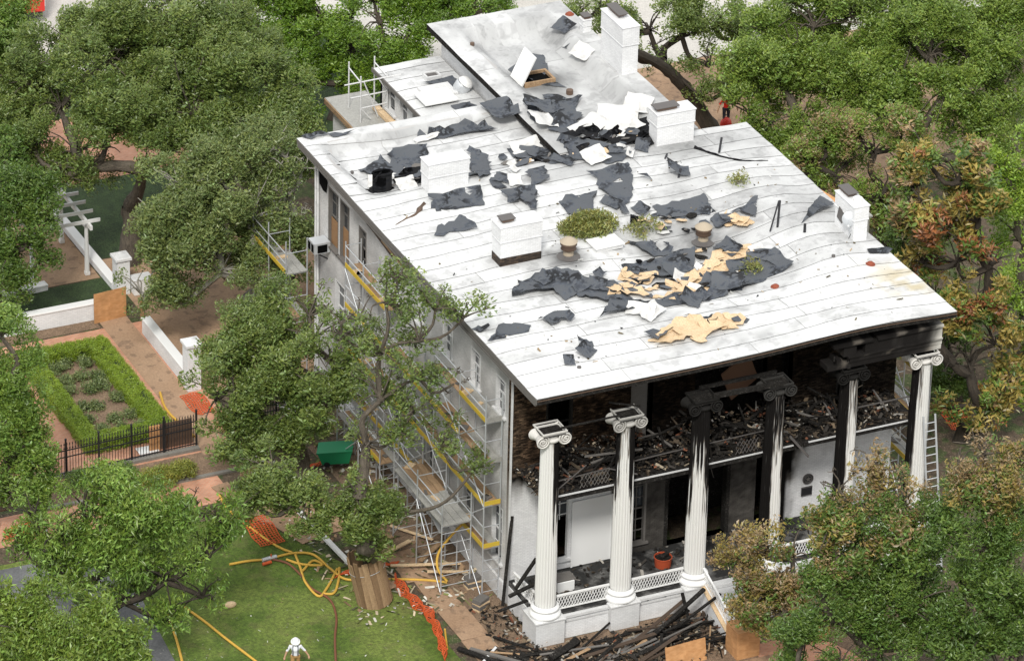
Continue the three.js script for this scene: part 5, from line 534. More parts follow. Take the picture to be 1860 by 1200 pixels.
// ---------------------------------------------------------------- scaffolding
function scaffold(label, o) {   // frames along z: x0 outer, x1 inner
  const s = thing('scaffold', label, 'scaffolding', [o.x0, 0, o.z[0]]), L = (p) => [p[0] - o.x0, p[1], p[2] - o.z[0]], R = RNG(o.seed);
  const put = (n, g, m) => { g.translate(-o.x0, 0, -o.z[0]); mesh(n, g, m, s); };
  for (const z of o.z) { for (const x of [o.x0, o.x1]) put('post', rod([x, o.y0 || 0, z], [x, o.top, z], 0.032, 7), M.steel); for (const y of o.lev) { put('ledger', rod([o.x0, y - 0.06, z], [o.x1, y - 0.06, z], 0.022), M.steel); put('ledger', rod([o.x0, y + 1.0, z], [o.x1, y + 1.0, z], 0.02), M.steel); } for (let y = (o.y0 || 0) + 0.4; y < o.lev[0] - 0.2; y += 0.5) put('rung', rod([o.x0, y, z], [o.x1, y, z], 0.018), M.steel); }
  for (let i = 0; i < o.z.length - 1; i++) {
    const a = o.z[i], b = o.z[i + 1];
    o.lev.forEach((y, k) => {
      if (o.skip && o.skip(i, k)) return;
      for (const h of [0.5, 1.0]) put('guard_rail', rod([o.x0, y + h, a], [o.x0, y + h, b], 0.026), M.alu);
      const n = Math.max(2, Math.round((o.x1 - o.x0) / 0.3)), w = (o.x1 - o.x0) / n; for (let j = 0; j < n; j++) put('deck_plank', box(w - 0.015, 0.045, Math.abs(b - a) + 0.1, o.x0 + (j + 0.5) * w, y + rr(R, -0.004, 0.004), (a + b) / 2), R() < 0.22 ? M.wood : M.deck);
      if (!o.toe || o.toe(i, k)) put('toe_board', box(0.035, 0.2, Math.abs(b - a) - 0.04, o.x0 - 0.02, y + 0.11, (a + b) / 2), M.yellow);
      const y1 = k ? o.lev[k - 1] : (o.y0 || 0) + 0.15; if ((i + k) % 2 === 0) put('brace', rod([o.x0 - 0.03, y1, a], [o.x0 - 0.03, y - 0.1, b], 0.026), M.alu); else put('brace', rod([o.x0 - 0.03, y1, b], [o.x0 - 0.03, y - 0.1, a], 0.026), M.alu);
      for (let q = 0; q < 2; q++) if (R() < 0.6) put('debris_piece', box(rr(R, 0.1, 0.5), 0.05, rr(R, 0.1, 0.6), mix(o.x0, o.x1, rr(R, 0.3, 0.7)), y + 0.05, mix(a, b, R()), 0, rr(R, 0, 3)), R() < 0.5 ? M.tan : M.ash);
    });
  }
  o.lev.forEach((y, k) => { if (o.ends) put('toe_board', box(o.x1 - o.x0, 0.2, 0.035, (o.x0 + o.x1) / 2, y + 0.11, o.z[0] + 0.03), k < 2 ? M.yellow : M.deck); });
  return s;
}
scaffold('steel scaffolding with yellow toe boards along the whole white side wall of the mansion', { seed: 1, x0: -1.12, x1: -0.4, z: [-3.65, -6.2, -8.75, -11.3, -13.85, -16.2, -18.1], top: 9.6, lev: [2.5, 4.5, 6.5, 8.4], ends: true, skip: (i, k) => (k === 3 && i > 1 && i < 4), toe: (i, k) => k < 2 || i > 1 || (i + k) % 2 });
scaffold('low outer scaffold tower with a sloping metal ramp plank beside the leaning oak', { seed: 2, x0: -2.5, x1: -1.2, z: [-4.7, -7.2, -9.6], top: 4.6, lev: [3.3], toe: () => false });
scaffold('low scaffold frame on the ground left of the bin, half hidden by the oak', { seed: 3, x0: -2.1, x1: -1.25, z: [-12, -14.3, -16.6], top: 3.4, lev: [2.2], toe: (i) => i < 1 });
scaffold('scaffold at the rear left corner with yellow toe boards behind the grey green oak', { seed: 4, x0: -1.6, x1: -0.6, z: [-23.6, -25.6, -27.4], top: 7, lev: [3.2, 5.4] });
scaffold('scaffold on the far right side of the mansion seen past the last column', { seed: 5, x0: 17.9, x1: 18.6, z: [-2.2, -4.4, -6.6], top: 9, lev: [3, 5.2, 7.4] });
{   // white frame standing on the veranda roof
  const s = thing('scaffold', 'white tubular scaffold frame standing on the flat veranda roof behind the mansion', 'scaffolding', [4.9, 8.37, -30.6]); const P = (a, b, r = 0.035) => mesh('tube', rod(a, b, r), M.stone, s);
  for (const [x, z] of [[0, 0], [1.35, -0.1], [0.1, -1.6], [1.4, -1.7]]) mesh('post', rod([x, 0, z], [x, 2.3, z], 0.035), M.stone, s);
  P([-0.8, 2.0, 0], [2, 2.0, -0.1]); P([-0.5, 1.3, 0], [2, 1.3, -0.1]); P([0, 0.7, 0], [1.35, 0.7, -0.1]); P([0.15, 2, 0], [0.9, 0.1, -0.1]); P([1.35, 1.3, -0.1], [0.9, 2, -0.1]); P([0, 0.7, 0], [0.5, 0.1, 0]); P([0, 2, 0], [0.1, 2, -1.6]); P([1.35, 2, -0.1], [1.4, 2, -1.7]);
  const b = thing('timber_beam', 'pale timber lying on the flat veranda roof beside the white frame', 'timber', [6.05, 8.45, -30]); mesh('beam', beam([0, 0.05, -1.6], [0.1, 0.05, 1.6], 0.3, 0.18), M.tan, b);
}
// ---------------------------------------------------------------- ladders
function ladder(label, a, b, w, n, m, side = [1, 0, 0]) { const l = thing('ladder', label, 'ladder', a), A = V(0, 0, 0), Bv = V(...b).sub(V(...a)), s = V(...side).multiplyScalar(w / 2); for (const k of [-1, 1]) mesh('rail', beam(A.clone().addScaledVector(s, k), Bv.clone().addScaledVector(s, k), 0.045, 0.07), m, l); for (let i = 1; i < n; i++) { const c = A.clone().lerp(Bv, i / n); mesh('rung', rod(c.clone().add(s), c.clone().sub(s), 0.022), m, l); } return l; }
ladder('aluminium extension ladder leaning beside the rightmost portico column', [17.15, 0.1, 1.75], [16.85, 7.2, 0.8], 0.55, 20, M.alu);
ladder('white ladder lying across the burnt hole on the roof', [10.1, 11.85, -19.3], [13.1, 11.75, -20.4], 0.5, 10, M.white, [0.3, 0, 0.95]);
ladder('white ladder against the right rear eave of the main roof', [18.55, 9.3, -17.2], [18.35, 10.4, -12.4], 0.5, 12, M.white, [1, 0.2, 0]);
ladder('pale ladder on the ground by the scaffolding, left of the bin under the oak', [-3.2, 1.0, -20.3], [-2.4, 1.9, -16.4], 0.45, 12, M.white, [1, 0, 0]);
// ---------------------------------------------------------------- fence, garden walls, pergola
function ironFence(label, x0, x1, z0, z1, n, posts) {
  const f = thing('iron_fence', label, 'fence', [x0, 0, z0]), dx = x1 - x0, dz = z1 - z0, ry = -Math.atan2(dz, dx), L = Math.hypot(dx, dz);
  const pg = [box(0.022, 1.5, 0.022, 0, 0.85, 0), at(new THREE.ConeGeometry(0.035, 0.12, 4), 0, 1.66, 0), box(0.07, 0.05, 0.03, 0, 1.42, 0)]; const pk = merge(pg);
  for (let i = 0; i <= n; i++) { const m = mesh('picket', pk, M.iron, f); m.position.set(dx * i / n, 0, dz * i / n); }
  for (const y of [0.22, 1.0, 1.32]) { const m = mesh('rail', box(L, 0.045, 0.035), M.iron, f); m.position.set(dx / 2, y, dz / 2); m.rotation.y = ry; }
  for (let i = 0; i <= posts; i++) { const m = mesh('post', [cbox(0.075, 1.8, 0.075, 0.008), new THREE.SphereGeometry(0.06, 8, 6).translate(0, 1.86, 0)], M.iron, f); m.position.set(dx * i / posts, 0, dz * i / posts); }
}
ironFence('black wrought iron picket fence in front of the clipped hedge garden', -14.9, -7.35, -19.45, -19.75, 58, 5);
ironFence('black iron picket fence behind the dense oak, right of the garden walkway', -5.6, -1.6, -19.8, -19.9, 30, 2);
{ const k = struct('fence_kerb', [box(7.6, 0.16, 0.3, -11.1, 0.06, -19.6), box(4.2, 0.16, 0.3, -3.6, 0.06, -19.85)], M.kerb); struct('walk_kerb', [box(9, 0.1, 0.2, -11, 0.04, -17.3)], M.kerb);
  struct('planting_bed', sheet(rect(-14.6, -6, -19.3, -17.4), 0.006), M.soil);
  const bx = thing('crate_panel', 'dark plywood sheet propped inside the iron fence by the walkway', 'plywood sheet', [-8.2, 0, -20.25]); mesh('sheet', box(1.7, 1.2, 0.03, 0, 0.6, 0, -0.08), M.brown, bx); mesh('stiffener', box(0.5, 1.2, 0.05, -0.9, 0.6, 0.04, -0.08), M.ply, bx);
  tag(mesh('plywood_board', box(0.9, 0.03, 0.6, -9.4, 0.05, -20.3), M.white), 'white board on the brick paving behind the iron fence', 'board');
  function pier(label, x, z, h) { const p = thing('garden_pier', label, 'gate pier', [x, 0, z]); mesh('shaft', cbox(0.62, h, 0.62, 0.015), M.wall, p); mesh('cap', [cbox(0.78, 0.16, 0.78, 0.02).translate(0, h, 0), at(new THREE.ConeGeometry(0.5, 0.16, 4), 0, h + 0.23, 0, 0, Math.PI / 4)], M.wall, p); }
  pier('white masonry garden pier standing at the end of the low wall beside the walkway', -5.62, -24.7, 2.2); pier('white masonry garden pier left of the grey green oak near the pergola', -5.35, -34.2, 1.75);
  const w = (label, x0, z0, x1, z1, h) => { const t = thing('garden_wall', label, 'wall', [x0, 0, z0]), L = Math.hypot(x1 - x0, z1 - z0), g = cbox(L, h, 0.34, 0.015).translate(L / 2, 0, 0), c = cbox(L, 0.09, 0.44, 0.02).translate(L / 2, h, 0); g.rotateY(-Math.atan2(z1 - z0, x1 - x0)); c.rotateY(-Math.atan2(z1 - z0, x1 - x0)); mesh('masonry', g, M.wall, t); mesh('coping', c, M.white, t); };
  w('long low white wall between the hedge garden and the shaded groundcover', -12.2, -32.35, -6.6, -32.35, 0.8); w('low white wall running to the garden pier beside the walkway', -5.7, -30.2, -5.7, -25, 0.75); w('low white wall at the left edge joining the long garden wall', -12.2, -36, -12.2, -32.7, 0.8);
  w('white kerb wall from the pergola to the far garden pier', -5.6, -44, -5.5, -34.6, 0.3); w('white kerb wall along the near side of the pergola paving', -13, -35.4, -8.4, -35.8, 0.25);
  const pl = (label, x, z, wd, hh, ry, m = M.ply) => { const t = thing('plywood_sheet', label, 'plywood sheet', [x, 0, z]); t.rotation.y = ry; mesh('sheet', box(wd, hh, 0.02, 0, hh / 2 + 0.02, 0), m, t); mesh('stud', [box(0.05, hh, 0.05, -wd / 2 + 0.03, hh / 2, -0.035), box(0.05, hh, 0.05, wd / 2 - 0.03, hh / 2, -0.035)], M.wood, t); };
  pl('orange plywood panel standing at the right end of the long white garden wall', -6.75, -31.9, 1.6, 1.5, 0.1); pl('upright plywood panel at the top right of the garden walkway', -5.55, -31, 0.9, 1.1, 1.3); pl('plywood panel standing beside the oak right of the walkway end', -5.8, -18.6, 1.2, 1.2, 1.2); pl('tan plywood leaf on the walkway at the lawn corner', -6.6, -15.6, 0.8, 1.0, 0.2, M.tan);
}
{   // pergola: white posts, beams and rafters with shaped ends
  const p = thing('pergola', 'white timber pergola with tapered posts over brown paving at the left', 'pergola', [-7.5, 0, -40]);
  for (const x of [-1.35, 1.3]) for (const z of [3.6, 0.2, -3.2]) { mesh('post', [cbox(0.22, 0.2, 0.22, 0.02), at(new THREE.CylinderGeometry(0.085, 0.115, 2.3, 12), x * 0, 1.35, 0), cbox(0.26, 0.12, 0.26, 0.02).translate(0, 2.5, 0)].map((g) => g.translate(x, 0, z)), M.white, p); }
  for (const x of [-1.35, 1.3]) mesh('beam', box(0.12, 0.22, 8.2, x, 2.73, 0.2), M.white, p);
  for (let i = 0; i < 9; i++) mesh('rafter', box(3.7, 0.16, 0.07, 0, 2.92, 3.95 - i * 0.95), M.white, p);
}
{ const t = thing('utility_cabinet', 'white box beside the far garden pier under the grey green oak', 'cabinet', [-4.5, 0, -33.9]); mesh('case', cbox(0.9, 0.75, 0.6, 0.03), M.white, t); mesh('lid', cbox(0.96, 0.06, 0.66, 0.02).translate(0, 0.75, 0), M.stone, t); }
// ---------------------------------------------------------------- hoses
const hose = (label, pts, m = M.hose, r = 0.055) => { const t = tag(mesh('fire_hose', tube(pts.map(([x, z, y]) => [x, (y || 0) + r + 0.01, z]), r, r, 8, pts.length * 10), m), label, 'fire hose'); return t; };
hose('thick yellow hose from the walkway corner down to the coils on the lawn', [[-7.94,-15.59],[-8.06,-14.41],[-7.78,-12.73],[-7.44,-11.24],[-7.12,-10.39],[-6.89,-10.06]]);
hose('yellow hose with coupling lying from the ash tree to the middle of the lawn', [[-9.65,-10.16],[-8.84,-10.11],[-8.03,-9.91]]);
hose('yellow hose arching across the lawn and over the track to the scaffolding', [[-8.03,-9.91],[-6.92,-9.98],[-6.2,-9.63],[-5.92,-8.23],[-5.7,-7.3],[-5.12,-6.92],[-3.93,-6.52],[-2.5,-5.83],[-1.9,-5.39]]);
hose('slack loop of yellow hose beside the coupling on the lawn', [[-6.84,-9.8],[-7.01,-8.92],[-7.29,-7.54],[-7.17,-6.42],[-6.7,-6.83],[-5.66,-8.13]]);
hose('yellow hose loop closing round the far side of the lawn coil', [[-7.09,-8.49],[-6.3,-9.1],[-6.11,-8.64],[-6.64,-8.86],[-7.01,-9.16],[-7.32,-9.62]]);
hose('short curl of yellow hose on the right of the lawn coils', [[-5.55,-8.17],[-6.01,-7.19],[-6.59,-6.41],[-6.98,-6.57]]);
hose('brown hose winding down the lawn past the fire officer', [[-7.89,-9.9],[-7.42,-9.37],[-7.24,-8.31],[-7.23,-7.14],[-6.88,-6.07],[-7.12,-4.79],[-7.81,-3.27],[-8.65,-1.17]], M.hoseR, 0.05);
hose('long yellow hose at the lower left leading out of the frame', [[-12.57,-7.75],[-12.23,-6.46],[-11.9,-4.88],[-11.55,-3.39],[-11.29,-2.27]]);
hose('mottled yellow hose under the ash tree at the bottom', [[-13.34,-8.06],[-13.51,-7],[-13.79,-5.53],[-14.22,-3.71]]);
hose('yellow hose lying on the garden walkway', [[-7.11,-24.74],[-7.37,-23.52],[-7.38,-22.58],[-7.23,-21.64],[-7.14,-20.56]], M.hose, 0.06);
hose('yellow hose curving down among the front scaffolding', [[-1.13,2.4,-5.75],[-1.65,1.8,-5.86],[-2.05,1,-6.03],[-2.15,0.5,-5.79],[-1.9,0.05,-5.39]].map(([x, y, z]) => [x, z, y]));
{ const c = thing('hose_coupling', 'red and white hose couplings joining the yellow hoses on the lawn', 'hose coupling', [-7.99,-9.9].toSpliced(1, 0, 0)); mesh('body', rod([-0.3, 0.1, 0.02], [0.35, 0.1, -0.05], 0.09, 10), M.alu, c); mesh('valve', [rod([0.1, 0.1, 0], [0.1, 0.3, 0], 0.03), rod([-0.4, 0.09, 0.3], [0, 0.09, 0.25], 0.07)], M.net, c); }
// ---------------------------------------------------------------- orange safety netting, folded and slumped
function netting(label, pts, h, seed, lay) {
  const R = RNG(seed), c = new THREE.CatmullRomCurve3(pts.map(([x, z]) => V(x, 0, z))), n = Math.round(c.getLength() / 0.16), rows = 8, gs = [], P = (i, j) => { const o = c.getPointAt(i / n), q = j / rows; const f = lay ? 0.1 : 1; return [o.x + (lay ? (q - 0.5) * h : 0.12 * Math.sin(i * 0.9 + q * 3)) + 0.1 * (vn(i * 0.4 + seed, j * 0.5, 0.2) - 0.5), (lay ? 0.03 + 0.12 * vn(i * 0.35 + seed, j * 0.7, 0.4) : h * q * (0.55 + 0.45 * vn(i * 0.16 + seed, 1.5, 0.5))), o.z + (lay ? 0.25 * (vn(i * 0.5, j * 0.4 + seed, 0.3) - 0.5) : 0.2 * (vn(i * 0.5, j * 0.6 + seed, 0.3) - 0.5))]; };
  for (let i = 0; i < n; i++) for (let j = 0; j <= rows; j++) gs.push(beam(P(i, j), P(i + 1, j), 0.03, 0.03)); for (let i = 0; i <= n; i++) for (let j = 0; j < rows; j++) gs.push(beam(P(i, j), P(i, j + 1), 0.025, 0.025));
  const m = mesh('safety_netting', merge(gs), M.net); return tag(m, label, 'safety netting');
}
netting('orange netting slumped on the grass at the lawn corner under the yellow hose', [[-7.27,-13.25],[-7.37,-12.03],[-7.4,-10.98]], 1.1, 1, true);
netting('orange netting heaped at the foot of the white garden pier', [[-5.94,-24.1],[-5.91,-23.18],[-5.94,-22.3]], 0.9, 2, true);
netting('orange netting fence along the edge of the pale track beside the lawn', [[-3.96,-6.16],[-3.9,-4.6],[-3.7,-3.37],[-3.86,-2.07],[-4.33,-0.03]], 0.7, 3, false);
netting('small bundle of orange netting left of the plank wrapped trunk', [[-5.67,-7.52],[-5.21,-7.8]], 0.6, 4, true);
netting('small bundle of orange netting right of the plank wrapped trunk', [[-3.6,-7.51],[-3.37,-7.69]], 0.6, 5, true);
netting('bright orange netting hanging along the brick walk at the lower left edge', [[-17.64,-15.52],[-16.75,-15.63],[-15.8,-15.91]], 0.8, 6, false);
netting('orange netting under the scorched magnolia beside the ladder column', [[24.45,-10.68],[24.3,-9.42],[24.05,-8.48]], 1.0, 7, true);
netting('orange netting deep in shade below the scorched magnolia', [[26.43,-11.74],[26.48,-11.07]], 0.8, 8, true);
netting('orange netting beside the green bin near the scaffolding', [[-3.3,-16.27],[-2.93,-16.43]], 0.9, 9, true);
// ---------------------------------------------------------------- boards and the trunk guard
{ const g = thing('trunk_guard', 'ring of upright brown planks strapped round the oak trunk on the lawn', 'tree guard', [-5.18,-5.27].toSpliced(1, 0, 0)), R = RNG(70), n = 19; g.rotation.set(-0.05, 0, 0.2);
  for (let i = 0; i < n; i++) { const a = i / n * 6.283; const m = mesh('plank', cbox(rr(R, 0.2, 0.27), 2.45 + rr(R, -0.3, 0.15), 0.045, 0.006), i % 4 ? M.wood : M.woodD, g); m.position.set(Math.sin(a) * 0.72, -0.02, Math.cos(a) * 0.62); m.rotation.set(rr(R, -0.03, 0.03), a, rr(R, -0.03, 0.03)); }
  mesh('strap', [new THREE.TorusGeometry(0.76, 0.012, 4, 30).rotateX(Math.PI / 2).scale(1, 1, 0.87).translate(0, 1.7, 0)], M.alu, g); }
tag(mesh('white_pipe', beam([-5.47,0.25,-12.88], [-5.14,0.25,-8.08], 0.2, 0.12), M.white), 'long white board lying on the ground left of the leaning trunk', 'board');
[[-5.66,-11.95, 1.9, 2.4, 0.3, 'tan plywood sheet lying under the oak left of the white board'], [-6.21,-12.91, 1.2, 2.2, 0.9, 'tan plywood sheet partly under the oak at the lawn corner'], [-7.49,-15.65, 0.8, 1.5, 0.2, 'small tan plywood sheet at the end of the garden walkway'], [-4.49,-6.37, 1.2, 1.2, 0.3, 'tan plywood offcut behind the plank wrapped trunk']].forEach(([x, z, w, d, ry, l], i) => tag(mesh('plywood_board', box(w, 0.025, d, 0, 0, 0).rotateY(ry).translate(x, 0.045 + i * 0.004, z), M.path), l, 'plywood sheet'));
tag(mesh('metal_ramp', box(0.5, 0.05, 3.4).rotateX(0.35).translate(-1.75, 2.7, -7.6), M.alu), 'bright metal plank sloping inside the low outer scaffold tower', 'scaffold plank');
{ const L = 'stack of small boards on the ground at the foot of the front scaffolding'; [[-1.04,-4.8, L], [-1.43,-3.11, 'stack of pale boards by the path at the corner of the house']].forEach(([x, z, l], i) => { const s = thing('board_stack', l, 'board stack', [x, 0, z]); for (let k = 0; k < 6; k++) mesh('board', box(0.62, 0.07, 0.42, (k % 2) * 0.03, 0.05 + k * 0.085, 0, 0, i * 0.4 + (k % 3) * 0.06), k % 3 ? M.ash : M.tan, s); }); }
{ const R = RNG(19); for (let i = 0; i < 9; i++) { const z = -13 + i * 0.9; tag(mesh('fallen_board', box(rr(R, 0.1, 0.3), 0.05, rr(R, 1.2, 3)).rotateY(rr(R, -1.4, 1.4)).translate(-2.4 + rr(R, -0.6, 0.9), 0.08 + i * 0.03, z), i % 3 ? M.tan : M.wood), 'loose sawn board lying in the clutter beneath the scaffolding', 'board', 'loose boards beneath the scaffolding'); } }
// covered stair box, plywood sheets by the steps
{ const b = thing('plywood_box', 'tall orange plywood box enclosing the newel at the foot of the front steps', 'plywood box', [7.0, 0, 3.95]); for (const [x, z, ry] of [[0, 0.5, 0], [0, -0.5, 0], [-0.5, 0, Math.PI / 2], [0.5, 0, Math.PI / 2]]) { const m = mesh('panel', box(ry ? 0.98 : 1.02, 1.25, 0.02, 0, 0.625, 0), M.ply, b); m.position.set(x, 0, z); m.rotation.y = ry; } mesh('lid', box(1.06, 0.02, 1.06, 0, 1.262, 0), M.ply, b);
  const c = thing('plywood_box', 'second orange plywood box on the far side of the front steps, half hidden by leaves', 'plywood box', [10.3, 0, 3.8]); for (const [x, z, ry] of [[0, 0.5, 0], [-0.5, 0, Math.PI / 2], [0.5, 0, Math.PI / 2]]) { const m = mesh('panel', box(1, 1.25, 0.02, 0, 0.625, 0), M.ply, c); m.position.set(x, 0, z); m.rotation.y = ry; }
  const d = thing('plywood_sheet', 'singed orange plywood sheet leaning among the charred timbers in front of the steps', 'plywood sheet', [4.48,3.87].toSpliced(1, 0, 0)); mesh('sheet', vcol(box(1.9, 0.95, 0.02, 0, 0.47, 0, -0.25, 0.1).toNonIndexed(), () => [1, 1, 1]), M.ply, d); mesh('brace', box(0.06, 0.9, 0.06, -0.8, 0.42, -0.12, -0.25), M.wood, d);
  struct('brick_front_walk', sheet([[7.6, 3.7], [10.2, 3.7], [12.5, 9], [6.6, 9]], 0.01), M.pave);
  struct('front_landing', sheet([[5.2, 4.6], [9, 4.6], [9, 5.6], [5.2, 5.6]], 0.018), M.path);
}
// ---------------------------------------------------------------- charred timbers and rubble
{
  const R = RNG(88); const T1 = (label, a, b, w, h, group, m = M.char) => tag(mesh('charred_timber', beam(a, b, w, h, rr(R, 0, 0.5)), m), label, 'charred timber', group);
  T1('tall blackened timber leaning upright against the front left corner of the mansion', [-0.85,0.52,-2.2], [-0.2,4.24,-2.9], 0.13, 0.11);
  T1('blackened timber slanting up to the leftmost column', [-0.87,2,-1], [-0.02,3.31,-0.9], 0.13, 0.1);
  T1('blackened timber lying low towards the leftmost pedestal', [-1.34,2,-0.6], [-0.11,2.36,-0.6], 0.14, 0.1);
  T1('long charred plank slanting from the corner debris to the leftmost pedestal', [-2.17,1.96,0.2], [-0.6,1.76,-0.4], 0.12, 0.06); 
  const heap = (n, x0, x1, z0, z1, y1, group, label, ang, spread) => { for (let i = 0; i < n; i++) { const x = rr(R, x0, x1), z = rr(R, z0, z1), L = rr(R, 0.9, 3.4), a = ang + rr(R, -spread, spread), y = 0.08 + y1 * R() * R(), dy = rr(R, -0.15, 0.35), K = R() < 0.62 ? ['black charred timber', 'black', M.char] : R() < 0.5 ? ['brown scorched timber', 'brown', M.burnwood] : R() < 0.75 ? ['ash grey timber', 'grey', M.ash] : ['pale unburnt timber', 'pale', M.wood]; T1(K[0] + label, [x - Math.cos(a) * L / 2, Math.max(0.06, y - dy / 2), z + Math.sin(a) * L / 2], [x + Math.cos(a) * L / 2, y + Math.abs(dy), z - Math.sin(a) * L / 2], rr(R, 0.05, 0.16), rr(R, 0.03, 0.08), K[1] + ' ' + group, K[2]); } };
  heap(34, -2.6, -0.2, 0.2, 4.2, 0.22, 'timbers heaped at the corner', ' in the jumbled heap left of the first pedestal', -0.9, 0.8);
  heap(48, 0, 6.2, 1.1, 3.3, 0.32, 'timbers heaped before the podium', ' in the long heap in front of the white podium', 0.1, 0.5);
  heap(16, 4, 6.6, 0.9, 3.4, 0.9, 'timbers heaped beside the steps', ' in the tangle at the left of the front steps', 0.5, 0.7);
  T1('thick charred post lying rolled in front of the leftmost pedestal', [-0.6, 0.3, 1.9], [0.9, 0.45, 1.3], 0.26, 0.26);
  T1('long charred beam slanting up towards the steps', [3.6, 0.35, 2.2], [6.6, 1.5, 1.2], 0.16, 0.1); T1('short charred post sticking up left of the steps', [5.9, 0.2, 1.3], [5.7, 1.4, 1.0], 0.14, 0.12); T1('forked charred beam above the steps cheek wall', [5.1, 0.6, 2.0], [7.2, 1.3, 1.5], 0.1, 0.08);
  T1('tilted long burnt rafter reaching onto the pale path', [-3.6, 0.15, -0.5], [-1.3, 0.3, 3.4], 0.2, 0.1); T1('second burnt rafter beside the pale path', [-3.2, 0.2, -0.2], [-0.9, 0.35, 2.9], 0.16, 0.1, undefined, M.ash);
  T1('white peeling branch across the netting fence beside the path', [-3.9, 0.12, 1.5], [-2.2, 0.2, 0.1], 0.1, 0.08, undefined, M.stone);
  const chunk = (w, h, d, R) => { const g = new THREE.BoxGeometry(w, h, d), p = g.attributes.position, j = {}; for (let i = 0; i < p.count; i++) { const k = [p.getX(i), p.getY(i), p.getZ(i)].map((v) => v.toFixed(4)).join(); j[k] ??= [rr(R, 0.45, 1.1), rr(R, 0.3, 1.1), rr(R, 0.45, 1.1)]; p.setXYZ(i, p.getX(i) * j[k][0], p.getY(i) * j[k][1], p.getZ(i) * j[k][2]); } const n = g.toNonIndexed(); n.computeVertexNormals(); return n; };
  const rub = (name, label, n, f, s0, s1, pals, flat = 0.5) => { const gs = []; for (let i = 0; i < n; i++) { const p = f(i); if (!p) continue; const s = rr(R, s0, s1), g = chunk(s * rr(R, 0.6, 1.8) * (R() < 0.3 ? 2.2 : 1), s * flat * rr(R, 0.4, 1.2), s * rr(R, 0.3, 1.0), R); const c = pals[Math.floor(R() * pals.length)], k = rr(R, 0.6, 1.3); vcol(g, () => sc(c, k)); at(g, p[0], p[1], p[2], rr(R, -0.6, 0.6), rr(R, 0, 3), rr(R, -0.6, 0.6)); gs.push(g); } return tag(mesh(name, gs, M.rubble), label, 'rubble', undefined, 'stuff'); };
  const dk = [[0.02, 0.018, 0.016], [0.03, 0.026, 0.022], [0.05, 0.045, 0.04], [0.09, 0.07, 0.05]], lt = [[0.32, 0.27, 0.2], [0.2, 0.15, 0.1], [0.42, 0.4, 0.36], [0.24, 0.1, 0.06]];
  rub('rubble', 'burnt chips and rubble spread round the foot of the portico', 1500, () => { const q = R(); return q < 0.35 ? [rr(R, -2.0, -0.2), rr(R, 0, 0.2), rr(R, -3, 5)] : [rr(R, -1, 7), rr(R, 0, 0.3), rr(R, 0.8, 4)]; }, 0.04, 0.17, [...dk, ...dk, ...lt]);
  rub('rubble', 'burnt rubble and broken brick heaped along the porch balcony', 3000, () => { const x = rr(R, -0.2, 16.8), h = 0.15 + 1.3 * ss(0.35, 0.7, fbm(x * 0.8, 3.3, 0, 3)) * (x < 12 ? 1 : 0.5), z = rr(R, -2.85, -0.5), e = ss(-0.4, -2.2, z); return [x, 6.42 + R() * h * 0.75 * (0.15 + 0.85 * e), z]; }, 0.035, 0.2, [...dk, ...dk, ...dk, ...dk, ...dk, ...dk, ...lt]);
  rub('rubble', 'ash and small burnt pieces strewn on the porch floor', 420, () => [rr(R, 0, 16.6), 1.22 + 0.05 * R(), rr(R, -2.8, -0.5)], 0.05, 0.2, [...dk, [0.3, 0.28, 0.25]]);
  rub('leaf_debris', 'scraps and shreds scattered on the white roof', 420, () => { const x = rr(R, 0, 17), z = rr(R, -17.5, 0); return fbm(x * 0.4, z * 0.4, 0, 2) > 0.5 ? [x, roofM(x, z) + 0.07, z] : null; }, 0.03, 0.12, [[0.05, 0.05, 0.055], [0.3, 0.22, 0.13], [0.12, 0.10, 0.06], [0.5, 0.5, 0.48]], 0.3);
  rub('leaf_debris', 'fallen leaves and litter scattered on the lawn', 700, () => { const x = rr(R, -16, -3.9), z = rr(R, -13.5, 3); return [x, 0.02, z]; }, 0.025, 0.07, [[0.26, 0.25, 0.16], [0.2, 0.16, 0.08], [0.5, 0.5, 0.45], [0.14, 0.15, 0.06], [0.14, 0.15, 0.06]], 0.2);
  rub('ground_litter', 'leaves, twigs and building scraps under the trees beside the scaffolding', 900, () => [rr(R, -6.5, -0.5), 0.04, rr(R, -19, -3.5)], 0.05, 0.25, [[0.5, 0.42, 0.3], [0.3, 0.2, 0.12], [0.6, 0.58, 0.52], [0.1, 0.1, 0.06], [0.2, 0.22, 0.08]], 0.25);
}
